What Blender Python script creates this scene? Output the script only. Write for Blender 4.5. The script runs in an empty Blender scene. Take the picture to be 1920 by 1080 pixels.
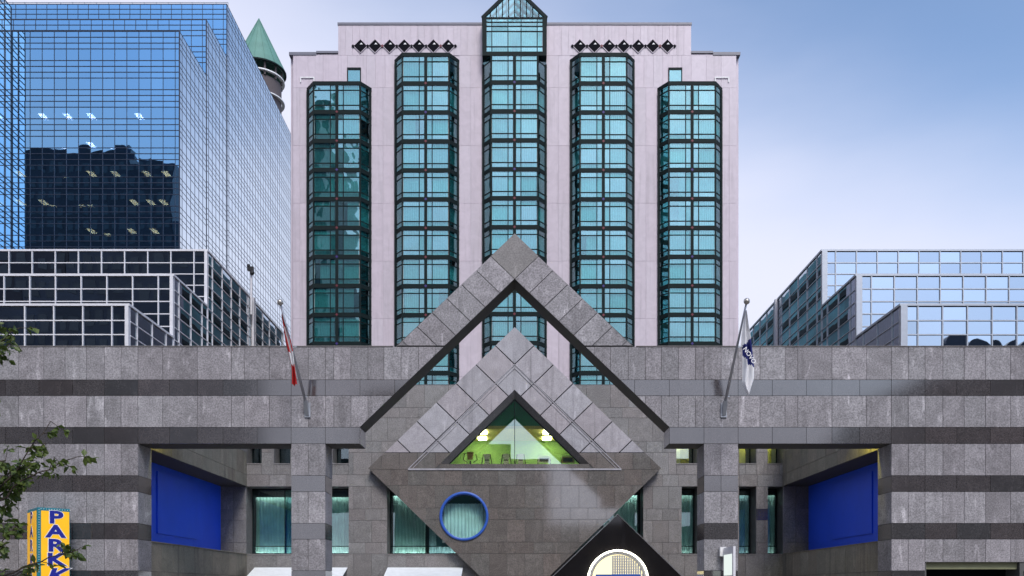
import bpy, bmesh, math, random
from mathutils import Vector, Matrix
R = math.radians
random.seed(7)
sc = bpy.context.scene
col = sc.collection

# ------------------------------------------------------------------ camera, sky, sun, exposure
F, CX, HY, EYE = 1700.0, 965.0, 1105.0, 1.7          # lens in photo pixels, vanishing column, horizon row, eye height
cam_d = bpy.data.cameras.new('camera'); cam = bpy.data.objects.new('camera', cam_d); col.objects.link(cam)
cam.location = (0, 0, EYE); cam.rotation_euler = (R(90), 0, 0)
cam_d.sensor_fit = 'HORIZONTAL'; cam_d.sensor_width = 36.0; cam_d.lens = 36.0 * F / 1920.0
cam_d.shift_x = (960 - CX) / 1920.0; cam_d.shift_y = (HY - 540) / 1920.0
cam_d.clip_start = 0.1; cam_d.clip_end = 3000
sc.camera = cam

SUN_EL, SUN_AZ = 48.0, 165.0          # degrees; azimuth clockwise from +Y, so behind the camera to the right
w = bpy.data.worlds.new('World'); sc.world = w; w.use_nodes = True
nt = w.node_tree; nt.nodes.clear()
wo = nt.nodes.new('ShaderNodeOutputWorld'); bg = nt.nodes.new('ShaderNodeBackground'); sky = nt.nodes.new('ShaderNodeTexSky')
sky.sky_type = 'NISHITA'; sky.sun_disc = False
sky.sun_elevation = R(SUN_EL); sky.sun_rotation = R(SUN_AZ)
sky.air_density = 1.0; sky.dust_density = 1.5; sky.ozone_density = 2.5; sky.altitude = 100
bg.inputs['Strength'].default_value = 0.12
# evening haze: a pale lavender veil thick at the horizon, thinning upwards and towards one side
tc = nt.nodes.new('ShaderNodeTexCoord'); dp = nt.nodes.new('ShaderNodeVectorMath'); dp.operation = 'DOT_PRODUCT'
dp.inputs[1].default_value = (0.33, -0.09, 1.0); nt.links.new(tc.outputs['Generated'], dp.inputs[0])
hz = nt.nodes.new('ShaderNodeMapRange'); hz.interpolation_type = 'SMOOTHSTEP'
for i_, v_ in enumerate((0.29, 0.58, 0.98, 0.02)): hz.inputs[i_ + 1].default_value = v_
cn = nt.nodes.new('ShaderNodeTexNoise'); cn.inputs['Scale'].default_value = 2.2; cn.inputs['Detail'].default_value = 5
cmap = nt.nodes.new('ShaderNodeMapping'); cmap.inputs['Scale'].default_value = (1, 1, 3.0); nt.links.new(tc.outputs['Generated'], cmap.inputs['Vector']); nt.links.new(cmap.outputs[0], cn.inputs['Vector'])
cma = nt.nodes.new('ShaderNodeMath'); cma.operation = 'MULTIPLY_ADD'; cma.inputs[1].default_value = -0.16; nt.links.new(cn.outputs['Fac'], cma.inputs[0])
cms = nt.nodes.new('ShaderNodeMath'); cms.operation = 'ADD'; cms.inputs[1].default_value = 0.08; nt.links.new(dp.outputs['Value'], cms.inputs[0])
nt.links.new(cms.outputs[0], cma.inputs[2]); nt.links.new(cma.outputs[0], hz.inputs[0])   # faint streaks in the veil
hm = nt.nodes.new('ShaderNodeMix'); hm.data_type = 'RGBA'; hm.inputs['B'].default_value = (3.85, 3.95, 4.75, 1)
nt.links.new(hz.outputs[0], hm.inputs['Factor']); nt.links.new(sky.outputs[0], hm.inputs['A'])
nt.links.new(hm.outputs['Result'], bg.inputs['Color']); nt.links.new(bg.outputs[0], wo.inputs['Surface'])

sun_d = bpy.data.lights.new('sun', 'SUN'); sun = bpy.data.objects.new('sun', sun_d); col.objects.link(sun)
sun_d.energy = 1.2; sun_d.angle = R(20); sun_d.color = (1.0, 0.96, 0.92)
sd = Vector((math.sin(R(SUN_AZ)) * math.cos(R(SUN_EL)), math.cos(R(SUN_AZ)) * math.cos(R(SUN_EL)), math.sin(R(SUN_EL))))
sun.rotation_euler = sd.to_track_quat('Z', 'Y').to_euler()
sun.location = sd * 200

vs = sc.view_settings
vs.view_transform = 'Standard'; vs.look = 'None'; vs.exposure = 0.9; vs.gamma = 1.0
sc.render.engine = 'CYCLES'
sc.cycles.use_denoising = True
sc.cycles.max_bounces = 8; sc.cycles.transparent_max_bounces = 12; sc.cycles.glossy_bounces = 4; sc.cycles.diffuse_bounces = 3
sc.cycles.sample_clamp_indirect = 6.0
sc.cycles.caustics_reflective = False; sc.cycles.caustics_refractive = False

def X(px, Y): return (px - CX) * Y / F
def Z(py, Y): return EYE + (HY - py) * Y / F

# ------------------------------------------------------------------ materials
M = {}
def mat(name):
    m = bpy.data.materials.new(name); m.use_nodes = True; m.node_tree.nodes.clear(); M[name] = m
    t = m.node_tree
    out = t.nodes.new('ShaderNodeOutputMaterial')
    return m, t, out
def N(t, kind, **kw):
    n = t.nodes.new(kind)
    for k, v in kw.items():
        if k.startswith('i_'):
            n.inputs[k[2:].replace('_', ' ')].default_value = v
        else: setattr(n, k, v)
    return n
def L(t, a, b): t.links.new(a, b)

def plain(name, c, rough=0.5, metal=0.0, var=0.06, scale=3.0, bump=0.0, ior=1.5, rvar=0.0):
    """one colour with slight mottling and a slight tone of its own for each piece"""
    m, t, out = mat(name)
    p = N(t, 'ShaderNodeBsdfPrincipled'); L(t, p.outputs[0], out.inputs[0])
    p.inputs['Roughness'].default_value = rough; p.inputs['Metallic'].default_value = metal; p.inputs['IOR'].default_value = ior
    g = N(t, 'ShaderNodeNewGeometry'); oi = N(t, 'ShaderNodeObjectInfo')
    n = N(t, 'ShaderNodeTexNoise'); n.inputs['Scale'].default_value = scale; n.inputs['Detail'].default_value = 5
    L(t, g.outputs['Position'], n.inputs['Vector'])
    mr = N(t, 'ShaderNodeMapRange'); L(t, n.outputs['Fac'], mr.inputs[0])
    mr.inputs[1].default_value = 0.3; mr.inputs[2].default_value = 0.7; mr.inputs[3].default_value = 1 - var; mr.inputs[4].default_value = 1 + var
    mo = N(t, 'ShaderNodeMapRange'); L(t, oi.outputs['Random'], mo.inputs[0])
    mo.inputs[3].default_value = 1 - rvar; mo.inputs[4].default_value = 1 + rvar
    mu = N(t, 'ShaderNodeMath', operation='MULTIPLY'); L(t, mr.outputs[0], mu.inputs[0]); L(t, mo.outputs[0], mu.inputs[1])
    mx = N(t, 'ShaderNodeVectorMath', operation='SCALE'); mx.inputs[0].default_value = c; L(t, mu.outputs[0], mx.inputs['Scale'])
    L(t, mx.outputs[0], p.inputs['Base Color'])
    if bump:
        b = N(t, 'ShaderNodeBump'); b.inputs['Strength'].default_value = bump; b.inputs['Distance'].default_value = 0.02
        L(t, n.outputs['Fac'], b.inputs['Height']); L(t, b.outputs[0], p.inputs['Normal'])
    return m

def granite(name, c, rough, speck=0.35, rvar=0.10, ior=1.5, vein=0.12, stain=0.10, tint=(1.0, 0.93, 0.92), drip=0.0):
    m, t, out = mat(name)
    p = N(t, 'ShaderNodeBsdfPrincipled'); L(t, p.outputs[0], out.inputs[0])
    p.inputs['IOR'].default_value = ior
    g = N(t, 'ShaderNodeNewGeometry'); oi = N(t, 'ShaderNodeObjectInfo')
    off = N(t, 'ShaderNodeVectorMath', operation='SCALE'); off.inputs[0].default_value = (37.0, 53.0, 71.0); L(t, oi.outputs['Random'], off.inputs['Scale'])
    pos = N(t, 'ShaderNodeVectorMath', operation='ADD'); L(t, g.outputs['Position'], pos.inputs[0]); L(t, off.outputs[0], pos.inputs[1])
    def rng(src, lo, hi, a, b):
        r = N(t, 'ShaderNodeMapRange'); L(t, src, r.inputs[0])
        for i, v in enumerate((lo, hi, a, b)): r.inputs[i + 1].default_value = v
        return r.outputs[0]
    def mul(a, b):
        r = N(t, 'ShaderNodeMath', operation='MULTIPLY'); L(t, a, r.inputs[0]); L(t, b, r.inputs[1]); return r.outputs[0]
    n1 = N(t, 'ShaderNodeTexNoise'); n1.inputs['Scale'].default_value = 16; n1.inputs['Detail'].default_value = 7; n1.inputs['Roughness'].default_value = 0.72
    L(t, pos.outputs[0], n1.inputs['Vector'])
    s = rng(n1.outputs['Fac'], 0.30, 0.68, 1 - speck, 1 + speck)
    vo = N(t, 'ShaderNodeTexVoronoi'); vo.inputs['Scale'].default_value = 26; L(t, pos.outputs[0], vo.inputs['Vector'])
    s = mul(s, rng(vo.outputs['Distance'], 0.0, 0.35, 1 - speck * 0.9, 1.0))
    n2 = N(t, 'ShaderNodeTexNoise'); n2.inputs['Scale'].default_value = 0.9; n2.inputs['Detail'].default_value = 4; n2.inputs['Distortion'].default_value = 1.5
    L(t, pos.outputs[0], n2.inputs['Vector'])
    s = mul(s, rng(n2.outputs['Fac'], 0.35, 0.65, 1 - stain, 1 + stain))
    # pale veins running aslant across single slabs
    mp = N(t, 'ShaderNodeMapping'); mp.inputs['Rotation'].default_value = (0, R(38), 0); mp.inputs['Scale'].default_value = (1.9, 0.6, 0.5)
    L(t, pos.outputs[0], mp.inputs['Vector'])
    n3 = N(t, 'ShaderNodeTexNoise'); n3.inputs['Scale'].default_value = 1.7; n3.inputs['Detail'].default_value = 6; n3.inputs['Distortion'].default_value = 0.7
    L(t, mp.outputs[0], n3.inputs['Vector'])
    s = mul(s, rng(n3.outputs['Fac'], 0.60, 0.74, 1.0, 1 + 3 * vein))
    s = mul(s, rng(oi.outputs['Random'], 0, 1, 1 - rvar, 1 + rvar))
    if drip:
        md = N(t, 'ShaderNodeMapping'); md.inputs['Scale'].default_value = (3.2, 3.2, 0.16); L(t, g.outputs['Position'], md.inputs['Vector'])
        nd = N(t, 'ShaderNodeTexNoise'); nd.inputs['Scale'].default_value = 1.0; nd.inputs['Detail'].default_value = 5; L(t, md.outputs[0], nd.inputs['Vector'])
        s = mul(s, rng(nd.outputs['Fac'], 0.55, 0.75, 1.0, 1 - drip))
    wn = N(t, 'ShaderNodeTexWhiteNoise', noise_dimensions='1D'); L(t, oi.outputs['Random'], wn.inputs['W'])
    tm = N(t, 'ShaderNodeMix', data_type='RGBA')
    tm.inputs['A'].default_value = (*c, 1); tm.inputs['B'].default_value = (c[0] * tint[0], c[1] * tint[1], c[2] * tint[2], 1)
    L(t, wn.outputs['Value'], tm.inputs['Factor'])
    mx = N(t, 'ShaderNodeVectorMath', operation='SCALE'); L(t, tm.outputs['Result'], mx.inputs[0]); L(t, s, mx.inputs['Scale'])
    L(t, mx.outputs[0], p.inputs['Base Color'])
    if rough > 0.4:
        p.inputs['Roughness'].default_value = rough
        b = N(t, 'ShaderNodeBump'); b.inputs['Strength'].default_value = 0.35; b.inputs['Distance'].default_value = 0.01
        L(t, n1.outputs['Fac'], b.inputs['Height']); L(t, b.outputs[0], p.inputs['Normal'])
    else:
        L(t, rng(n1.outputs['Fac'], 0.3, 0.7, rough * 0.7, rough * 1.4), p.inputs['Roughness'])
    return m

def glass(name, tint, refl, gcol=(0.9, 0.95, 1.0), rough=0.01, wave=0.25, wscale=0.35, rvar=0.0):
    """window glass: a mirror coat over tinted transparency, each pane a little wavy"""
    m, t, out = mat(name)
    mix = N(t, 'ShaderNodeMixShader'); L(t, mix.outputs[0], out.inputs[0])
    tr = N(t, 'ShaderNodeBsdfTransparent'); tr.inputs[0].default_value = (*tint, 1)
    gl = N(t, 'ShaderNodeBsdfGlossy'); gl.inputs['Color'].default_value = (*gcol, 1); gl.inputs['Roughness'].default_value = rough
    g = N(t, 'ShaderNodeNewGeometry'); oi = N(t, 'ShaderNodeObjectInfo')
    off = N(t, 'ShaderNodeVectorMath', operation='SCALE'); off.inputs[0].default_value = (91.0, 67.0, 43.0); L(t, oi.outputs['Random'], off.inputs['Scale'])
    pos = N(t, 'ShaderNodeVectorMath', operation='ADD'); L(t, g.outputs['Position'], pos.inputs[0]); L(t, off.outputs[0], pos.inputs[1])
    n = N(t, 'ShaderNodeTexNoise'); n.inputs['Scale'].default_value = wscale; n.inputs['Detail'].default_value = 1.5
    L(t, pos.outputs[0], n.inputs['Vector'])
    b = N(t, 'ShaderNodeBump'); b.inputs['Strength'].default_value = wave; b.inputs['Distance'].default_value = 0.05
    L(t, n.outputs['Fac'], b.inputs['Height']); L(t, b.outputs[0], gl.inputs['Normal'])
    fr = N(t, 'ShaderNodeFresnel'); fr.inputs['IOR'].default_value = 1.45
    r = N(t, 'ShaderNodeMapRange'); L(t, fr.outputs[0], r.inputs[0])
    r.inputs[1].default_value = 0.03; r.inputs[2].default_value = 1.0; r.inputs[3].default_value = refl; r.inputs[4].default_value = 1.0
    if rvar:
        mo = N(t, 'ShaderNodeMapRange'); L(t, oi.outputs['Random'], mo.inputs[0]); mo.inputs[3].default_value = 1 - rvar; mo.inputs[4].default_value = 1.0
        mu = N(t, 'ShaderNodeMath', operation='MULTIPLY'); L(t, r.outputs[0], mu.inputs[0]); L(t, mo.outputs[0], mu.inputs[1])
        L(t, mu.outputs[0], mix.inputs[0])
    else:
        L(t, r.outputs[0], mix.inputs[0])
    L(t, tr.outputs[0], mix.inputs[1]); L(t, gl.outputs[0], mix.inputs[2])
    return m

def emit(name, c, s):
    m, t, out = mat(name)
    e = N(t, 'ShaderNodeEmission'); e.inputs[0].default_value = (*c, 1); e.inputs[1].default_value = s
    L(t, e.outputs[0], out.inputs[0]); return m

granite('granite_light', (0.258, 0.25, 0.262), 0.75, speck=0.6, vein=0.25, rvar=0.17, drip=0.24, stain=0.14, tint=(0.99, 0.96, 0.97))
granite('granite_court', (0.20, 0.197, 0.195), 0.6, speck=0.45, rvar=0.12)
granite('granite_dark', (0.060, 0.058, 0.060), 0.10, speck=0.4, ior=2.4, rvar=0.2, vein=0.10, tint=(1.12, 0.98, 0.95))
granite('granite_diamond', (0.35, 0.345, 0.37), 0.55, speck=0.28, rvar=0.06, drip=0.35)
granite('granite_polished', (0.165, 0.156, 0.145), 0.08, speck=0.4, ior=2.5, rvar=0.14, tint=(1.06, 0.97, 0.95))
granite('granite_sill', (0.20, 0.19, 0.155), 0.7, drip=0.45)
plain('granite_black', (0.012, 0.011, 0.012), 0.06, ior=1.6, var=0.1)
plain('joint', (0.10, 0.10, 0.10), 0.9)
plain('soffit', (0.055, 0.05, 0.045), 0.8)  # shade under beams and gable is put into this dark colour
granite('lavender_metal', (0.56, 0.50, 0.555), 0.45, speck=0.025, vein=0.0, stain=0.05, rvar=0.05, drip=0.16, tint=(1.0, 0.975, 0.985))
plain('cap_metal', (0.16, 0.16, 0.20), 0.4)
plain('frame_teal', (0.008, 0.016, 0.017), 0.55, ior=1.2)
plain('frame_white', (0.72, 0.72, 0.76), 0.4)
plain('frame_alu', (0.42, 0.44, 0.47), 0.35, metal=0.6)
plain('grille_steel', (0.62, 0.64, 0.68), 0.3, metal=0.5)
plain('frame_navy', (0.012, 0.022, 0.05), 0.4)
plain('black_louvre', (0.008, 0.008, 0.012), 0.6, ior=1.1)
plain('white_paint', (0.8, 0.8, 0.8), 0.5)
plain('maroon', (0.13, 0.008, 0.02), 0.5)
plain('violet', (0.03, 0.012, 0.16), 0.5)
plain('blue_panel', (0.016, 0.10, 0.90), 0.45, var=0.05, scale=0.6)
plain('blue_ring', (0.03, 0.11, 0.48), 0.35)
plain('copper_green', (0.11, 0.245, 0.20), 0.6, var=0.12, scale=0.25)
plain('tower_stone', (0.10, 0.082, 0.085), 0.8)
plain('interior_dark', (0.025, 0.03, 0.035), 0.8)
plain('interior_teal', (0.03, 0.13, 0.13), 0.7, var=0.3, scale=0.4)
plain('rear_teal', (0.07, 0.25, 0.27), 0.5, var=0.5, scale=0.25)
plain('interior_ochre', (0.45, 0.42, 0.12), 0.7)
plain('interior_green', (0.05, 0.30, 0.15), 0.7)
plain('slab', (0.10, 0.10, 0.11), 0.8)
plain('gym_wall', (0.38, 0.68, 0.24), 0.7)
plain('gym_teal', (0.03, 0.38, 0.27), 0.7)
plain('gym_ceiling', (0.80, 0.74, 0.30), 0.7)
plain('gym_floor', (0.25, 0.22, 0.2), 0.6)
plain('machine_black', (0.02, 0.02, 0.022), 0.4)
plain('machine_white', (0.55, 0.55, 0.53), 0.4)
plain('machine_tan', (0.40, 0.24, 0.08), 0.5)
plain('sheer', (0.80, 0.82, 0.82), 0.8, var=0.10, scale=4, rvar=0.22)
plain('drape_teal', (0.66, 0.80, 0.77), 0.8, var=0.12, scale=2)
plain('drape_grey', (0.50, 0.62, 0.68), 0.8, var=0.12, scale=2)
plain('sign_yellow', (0.86, 0.46, 0.012), 0.4)
_p = [q for q in M['sign_yellow'].node_tree.nodes if q.type == 'BSDF_PRINCIPLED'][0]; _p.inputs['Emission Color'].default_value = (0.95, 0.48, 0.01, 1); _p.inputs['Emission Strength'].default_value = 0.18   # lit from inside
plain('sign_teal', (0.008, 0.20, 0.26), 0.4)
plain('sign_blue', (0.012, 0.018, 0.28), 0.4)
plain('sign_white', (0.85, 0.85, 0.82), 0.4)
plain('steel', (0.42, 0.42, 0.44), 0.35, metal=0.8)
plain('brass_ball', (0.45, 0.42, 0.38), 0.3, metal=0.7)
plain('flag_red', (0.50, 0.012, 0.012), 0.8)
plain('flag_white', (0.82, 0.82, 0.84), 0.8)
plain('flag_navy', (0.012, 0.02, 0.16), 0.8)
plain('awning_cloth', (0.80, 0.84, 0.86), 0.6)
plain('bark', (0.055, 0.04, 0.03), 0.9, var=0.3, scale=20)
plain('asphalt', (0.05, 0.05, 0.052), 0.9, var=0.2, scale=2)
plain('paving', (0.26, 0.25, 0.24), 0.85, var=0.12, scale=1.5)
plain('soil', (0.12, 0.12, 0.11), 0.9, var=0.2, scale=0.5)
plain('road_paint', (0.75, 0.75, 0.72), 0.7)
plain('facade_navy', (0.012, 0.016, 0.03), 0.5, var=0.4, scale=0.15)
plain('facade_slate', (0.03, 0.045, 0.07), 0.5, var=0.4, scale=0.12)
plain('facade_brown', (0.12, 0.10, 0.085), 0.8, var=0.25, scale=0.3)
plain('facade_green', (0.06, 0.085, 0.07), 0.8, var=0.3, scale=0.3)
plain('facade_window', (0.03, 0.05, 0.065), 0.15)
plain('lintel_greenlit', (0.30, 0.31, 0.18), 0.7)
glass('glass_hotel', (0.52, 0.87, 0.86), 0.31, gcol=(0.66, 0.90, 0.95), wave=0.5, wscale=0.6, rvar=0.45)
glass('glass_office', (0.40, 0.45, 0.55), 0.72, gcol=(0.27, 0.56, 0.86), wave=0.20, wscale=0.3, rvar=0.10)
glass('glass_office_side', (0.10, 0.13, 0.20), 0.88, gcol=(0.90, 0.97, 1.0), wave=0.08, wscale=0.3)
glass('glass_low', (0.22, 0.50, 0.52), 0.50, gcol=(0.80, 0.90, 1.0), wave=0.14, wscale=0.3, rvar=0.10)
glass('glass_mirror', (0.12, 0.25, 0.27), 0.80, gcol=(0.56, 0.65, 0.76), wave=0.2, wscale=0.3, rvar=0.22)
glass('glass_shop', (0.76, 0.94, 0.91), 0.12, gcol=(0.9, 0.95, 1.0), wave=0.08)
glass('glass_gym', (0.90, 0.97, 0.92), 0.30, gcol=(0.85, 1.0, 0.97), wave=0.04)
emit('lamp_white', (1.0, 0.97, 0.88), 22.0)
emit('lamp_office', (1.0, 0.74, 0.28), 8.0)
emit('lamp_yellow', (1.0, 0.86, 0.35), 3.0)
emit('lamp_gym', (1.0, 0.88, 0.50), 14.0)
emit('lamp_room', (1.0, 0.90, 0.30), 14.0)
emit('lamp_ring', (1.0, 0.96, 0.78), 5.0)
emit('curtain_fill', (0.98, 1.0, 0.97), 8.0)  # added fill for the ground floor curtains
emit('curtain_fill_dim', (0.98, 1.0, 0.97), 3.5)
emit('lamp_face', (1.0, 0.86, 0.45), 0.95)
emit('lamp_box', (0.90, 1.0, 0.96), 0.5)

# leaf: two greens, a little light through it
m, t, out = mat('leaf')
p = N(t, 'ShaderNodeBsdfPrincipled'); p.inputs['Roughness'].default_value = 0.5
tl = N(t, 'ShaderNodeBsdfTranslucent'); tl.inputs[0].default_value = (0.10, 0.16, 0.02, 1)
mxs = N(t, 'ShaderNodeMixShader'); mxs.inputs[0].default_value = 0.25
g = N(t, 'ShaderNodeNewGeometry')
nn = N(t, 'ShaderNodeTexNoise'); nn.inputs['Scale'].default_value = 2.5; nn.inputs['Detail'].default_value = 3; L(t, g.outputs['Position'], nn.inputs['Vector'])
cr = N(t, 'ShaderNodeMix', data_type='RGBA'); cr.inputs['A'].default_value = (0.05, 0.095, 0.02, 1); cr.inputs['B'].default_value = (0.13, 0.165, 0.03, 1)
L(t, nn.outputs['Fac'], cr.inputs['Factor']); L(t, cr.outputs['Result'], p.inputs['Base Color'])
L(t, p.outputs[0], mxs.inputs[1]); L(t, tl.outputs[0], mxs.inputs[2]); L(t, mxs.outputs[0], out.inputs[0])

# ------------------------------------------------------------------ building helpers
def woff(o):
    v = Vector((0, 0, 0))
    while o is not None:
        v = v + o.location; o = o.parent
    return v
def tag(o, label=None, cat=None, group=None, kind=None):
    if label: o['label'] = label
    if cat: o['category'] = cat
    if group: o['group'] = group
    if kind: o['kind'] = kind
    return o
def empty(name, loc, label=None, cat=None, group=None, parent=None):
    o = bpy.data.objects.new(name, None); o.empty_display_size = 0.5; col.objects.link(o)
    o.location = Vector(loc) - (woff(parent) if parent else Vector((0, 0, 0)))
    if parent: o.parent = parent
    return tag(o, label, cat, group)
def link(name, me, m=None, parent=None, loc=(0, 0, 0), rot=None):
    o = bpy.data.objects.new(name, me); col.objects.link(o)
    if m and not me.materials: me.materials.append(M[m])
    o.location = Vector(loc) - (woff(parent) if parent else Vector((0, 0, 0)))
    if parent: o.parent = parent
    if rot: o.rotation_euler = rot
    return o
class MB:
    def __init__(s): s.v = []; s.f = []; s.mi = []; s.smooth = []
    def face(s, pts, mi=0):
        b = len(s.v); s.v += [tuple(p) for p in pts]; s.f.append(list(range(b, b + len(pts)))); s.mi.append(mi); return s
    def idx(s, verts, faces, mi=0):
        b = len(s.v); s.v += [tuple(p) for p in verts]
        for f in faces: s.f.append([b + i for i in f]); s.mi.append(mi)
        return s
    def box(s, x0, x1, y0, y1, z0, z1, mi=0):
        v = [(x0, y0, z0), (x1, y0, z0), (x1, y1, z0), (x0, y1, z0), (x0, y0, z1), (x1, y0, z1), (x1, y1, z1), (x0, y1, z1)]
        return s.idx(v, [(0, 3, 2, 1), (4, 5, 6, 7), (0, 1, 5, 4), (1, 2, 6, 5), (2, 3, 7, 6), (3, 0, 4, 7)], mi)
    def prism(s, poly, O, u, v, n, d, mi=0):
        """polygon (a, b) on the frame O, u, v (counter-clockwise seen from +n), raised by d along n"""
        O, u, v, n = map(Vector, (O, u, v, n)); k = len(poly)
        lo = [O + u * a + v * b for a, b in poly]; hi = [q + n * d for q in lo]
        fs = [tuple(range(k, 2 * k)), tuple(range(k - 1, -1, -1))] + [(i, (i + 1) % k, k + (i + 1) % k, k + i) for i in range(k)]
        return s.idx(lo + hi, fs, mi)
    def bar(s, p0, p1, wd, ht, up=(0, 0, 1), mi=0):
        """a straight square-cut bar from p0 to p1, wd across and ht along up"""
        p0, p1, up = Vector(p0), Vector(p1), Vector(up)
        d = (p1 - p0).normalized(); a = d.cross(up).normalized(); b = a.cross(d).normalized()
        v = []
        for q in (p0, p1):
            for i, j in ((-1, -1), (1, -1), (1, 1), (-1, 1)): v.append(q + a * (i * wd / 2) + b * (j * ht / 2))
        return s.idx(v, [(0, 1, 2, 3), (7, 6, 5, 4), (0, 4, 5, 1), (1, 5, 6, 2), (2, 6, 7, 3), (3, 7, 4, 0)], mi)
    def tube(s, pts, rs, k=8, mi=0, cap=True):
        pts = [Vector(p) for p in pts]
        if not isinstance(rs, (list, tuple)): rs = [rs] * len(pts)
        rings = []
        for i, p in enumerate(pts):
            d = (pts[min(i + 1, len(pts) - 1)] - pts[max(i - 1, 0)]).normalized()
            a = d.cross(Vector((0.13, 0.31, 0.94)) if abs(d.z) < 0.95 else Vector((1, 0, 0))).normalized(); b = d.cross(a)
            rings.append([p + (a * math.cos(2 * math.pi * j / k) + b * math.sin(2 * math.pi * j / k)) * rs[i] for j in range(k)])
        v = [q for r in rings for q in r]; fs = []
        for i in range(len(pts) - 1):
            for j in range(k):
                fs.append((i * k + j, i * k + (j + 1) % k, (i + 1) * k + (j + 1) % k, (i + 1) * k + j))
        if cap: fs += [tuple(range(k - 1, -1, -1)), tuple(range((len(pts) - 1) * k, len(pts) * k))]
        return s.idx(v, fs, mi)
    def lathe(s, prof, c, k=24, mi=0, axis='z'):
        """profile of (radius, height) turned about a standing (z) or fore-and-aft (y) axis through c"""
        cx, cy, cz = c; v = []
        for r, h in prof:
            for j in range(k):
                a = 2 * math.pi * j / k
                v.append((cx + r * math.cos(a), cy + r * math.sin(a), cz + h) if axis == 'z' else (cx + r * math.cos(a), cy + h, cz + r * math.sin(a)))
        fs = [(i * k + j, i * k + (j + 1) % k, (i + 1) * k + (j + 1) % k, (i + 1) * k + j) for i in range(len(prof) - 1) for j in range(k)]
        return s.idx(v, fs, mi)
    def ball(s, c, r, k=10, mi=0):
        n = k // 2 + 1
        return s.lathe([(r * math.sin(math.pi * i / n), -r * math.cos(math.pi * i / n)) for i in range(n + 1)], c, k, mi)
    def mesh(s, name, mats, smooth=False, fix=False):
        me = bpy.data.meshes.new(name); me.from_pydata(s.v, [], s.f)
        for q in (mats if isinstance(mats, (list, tuple)) else [mats]): me.materials.append(M[q])
        if any(s.mi): me.polygons.foreach_set('material_index', s.mi)
        if fix or smooth:
            bm = bmesh.new(); bm.from_mesh(me)
            if smooth: bmesh.ops.remove_doubles(bm, verts=bm.verts, dist=1e-5)
            bmesh.ops.recalc_face_normals(bm, faces=bm.faces); bm.to_mesh(me); bm.free()
        if smooth: me.polygons.foreach_set('use_smooth', [True] * len(me.polygons))
        me.update(); return me
    def build(s, name, mats, parent=None, smooth=False, fix=False):
        return link(name, s.mesh(name, mats, smooth, fix), None, parent)

def clip(poly, a, b, c):
    """keep the part of a convex polygon where a*x + b*y <= c"""
    out = []
    for i in range(len(poly)):
        p, q = poly[i], poly[(i + 1) % len(poly)]
        dp, dq = a * p[0] + b * p[1] - c, a * q[0] + b * q[1] - c
        if dp <= 0: out.append(p)
        if (dp < 0 < dq) or (dq < 0 < dp):
            k = dp / (dp - dq); out.append((p[0] + (q[0] - p[0]) * k, p[1] + (q[1] - p[1]) * k))
    return out
def area(poly): return 0.5 * sum(poly[i][0] * poly[(i + 1) % len(poly)][1] - poly[(i + 1) % len(poly)][0] * poly[i][1] for i in range(len(poly)))
def rect(a0, a1, b0, b1): return [(a0, b0), (a1, b0), (a1, b1), (a0, b1)]
GAP = 0.009
def slab_piece(name, poly, fr, m, parent, t=0.04, jit=0.004, gap=None):
    GAP = gap or 0.009
    """one cladding piece, its edge a hair inside its joint lines and its face a hair off its neighbours'"""
    if len(poly) < 3 or abs(area(poly)) < 0.004: return None
    if area(poly) < 0: poly = poly[::-1]
    cx = sum(p[0] for p in poly) / len(poly); cy = sum(p[1] for p in poly) / len(poly)
    q = []
    k = len(poly)
    for i in range(k):                                   # inset each edge by GAP
        p0, p1, p2 = Vector(poly[i - 1]), Vector(poly[i]), Vector(poly[(i + 1) % k])
        d1, d2 = p1 - p0, p2 - p1
        if d1.length < 1e-5 or d2.length < 1e-5: continue
        d1.normalize(); d2.normalize()
        n1, n2 = Vector((-d1.y, d1.x)), Vector((-d2.y, d2.x))
        den = 1 + n1.dot(n2)
        off = (n1 + n2) * (GAP / max(den, 0.25))
        q.append((p1.x + off.x, p1.y + off.y))
    if len(q) < 3: return None
    O, u, v, n = fr
    return MB().prism(q, O, u, v, n, t + random.uniform(-jit, jit)).build(name, m, parent)
def frame_front(Y): return ((0, Y + 0.04, 0), (1, 0, 0), (0, 0, 1), (0, -1, 0))           # faces the street
def frame_east(x): return ((x - 0.04, 0, 0), (0, 1, 0), (0, 0, 1), (1, 0, 0))             # faces +X
def frame_west(x): return ((x + 0.04, 0, 0), (0, -1, 0), (0, 0, 1), (-1, 0, 0))           # faces -X; its a runs along -Y

# ------------------------------------------------------------------ ground, street
def struct(name, m, *boxes):
    b = MB()
    for q in boxes: b.box(*q)
    return tag(b.build(name, m), kind='structure')
struct('ground', 'soil', (-900, 900, -700, 1300, -0.6, -0.16))
struct('road', 'asphalt', (-400, 400, 16.0, 31.0, -0.15, -0.13))
struct('pavement', 'paving', (-400, 400, 31.2, 39.9, -0.15, 0.0), (-400, 400, -9.5, 15.8, -0.15, 0.0))
struct('kerb', 'granite_court', (-400, 400, 31.0, 31.2, -0.15, 0.006), (-400, 400, 15.8, 16.0, -0.15, 0.006))
struct('road_marking', 'road_paint', *[(x, x + 3, 23.44, 23.56, -0.128, -0.124) for x in range(-90, 90, 9)])
struct('forecourt_paving', 'paving', (-16.7, 16.7, 40.0, 56.6, -0.15, 0.004))

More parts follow.
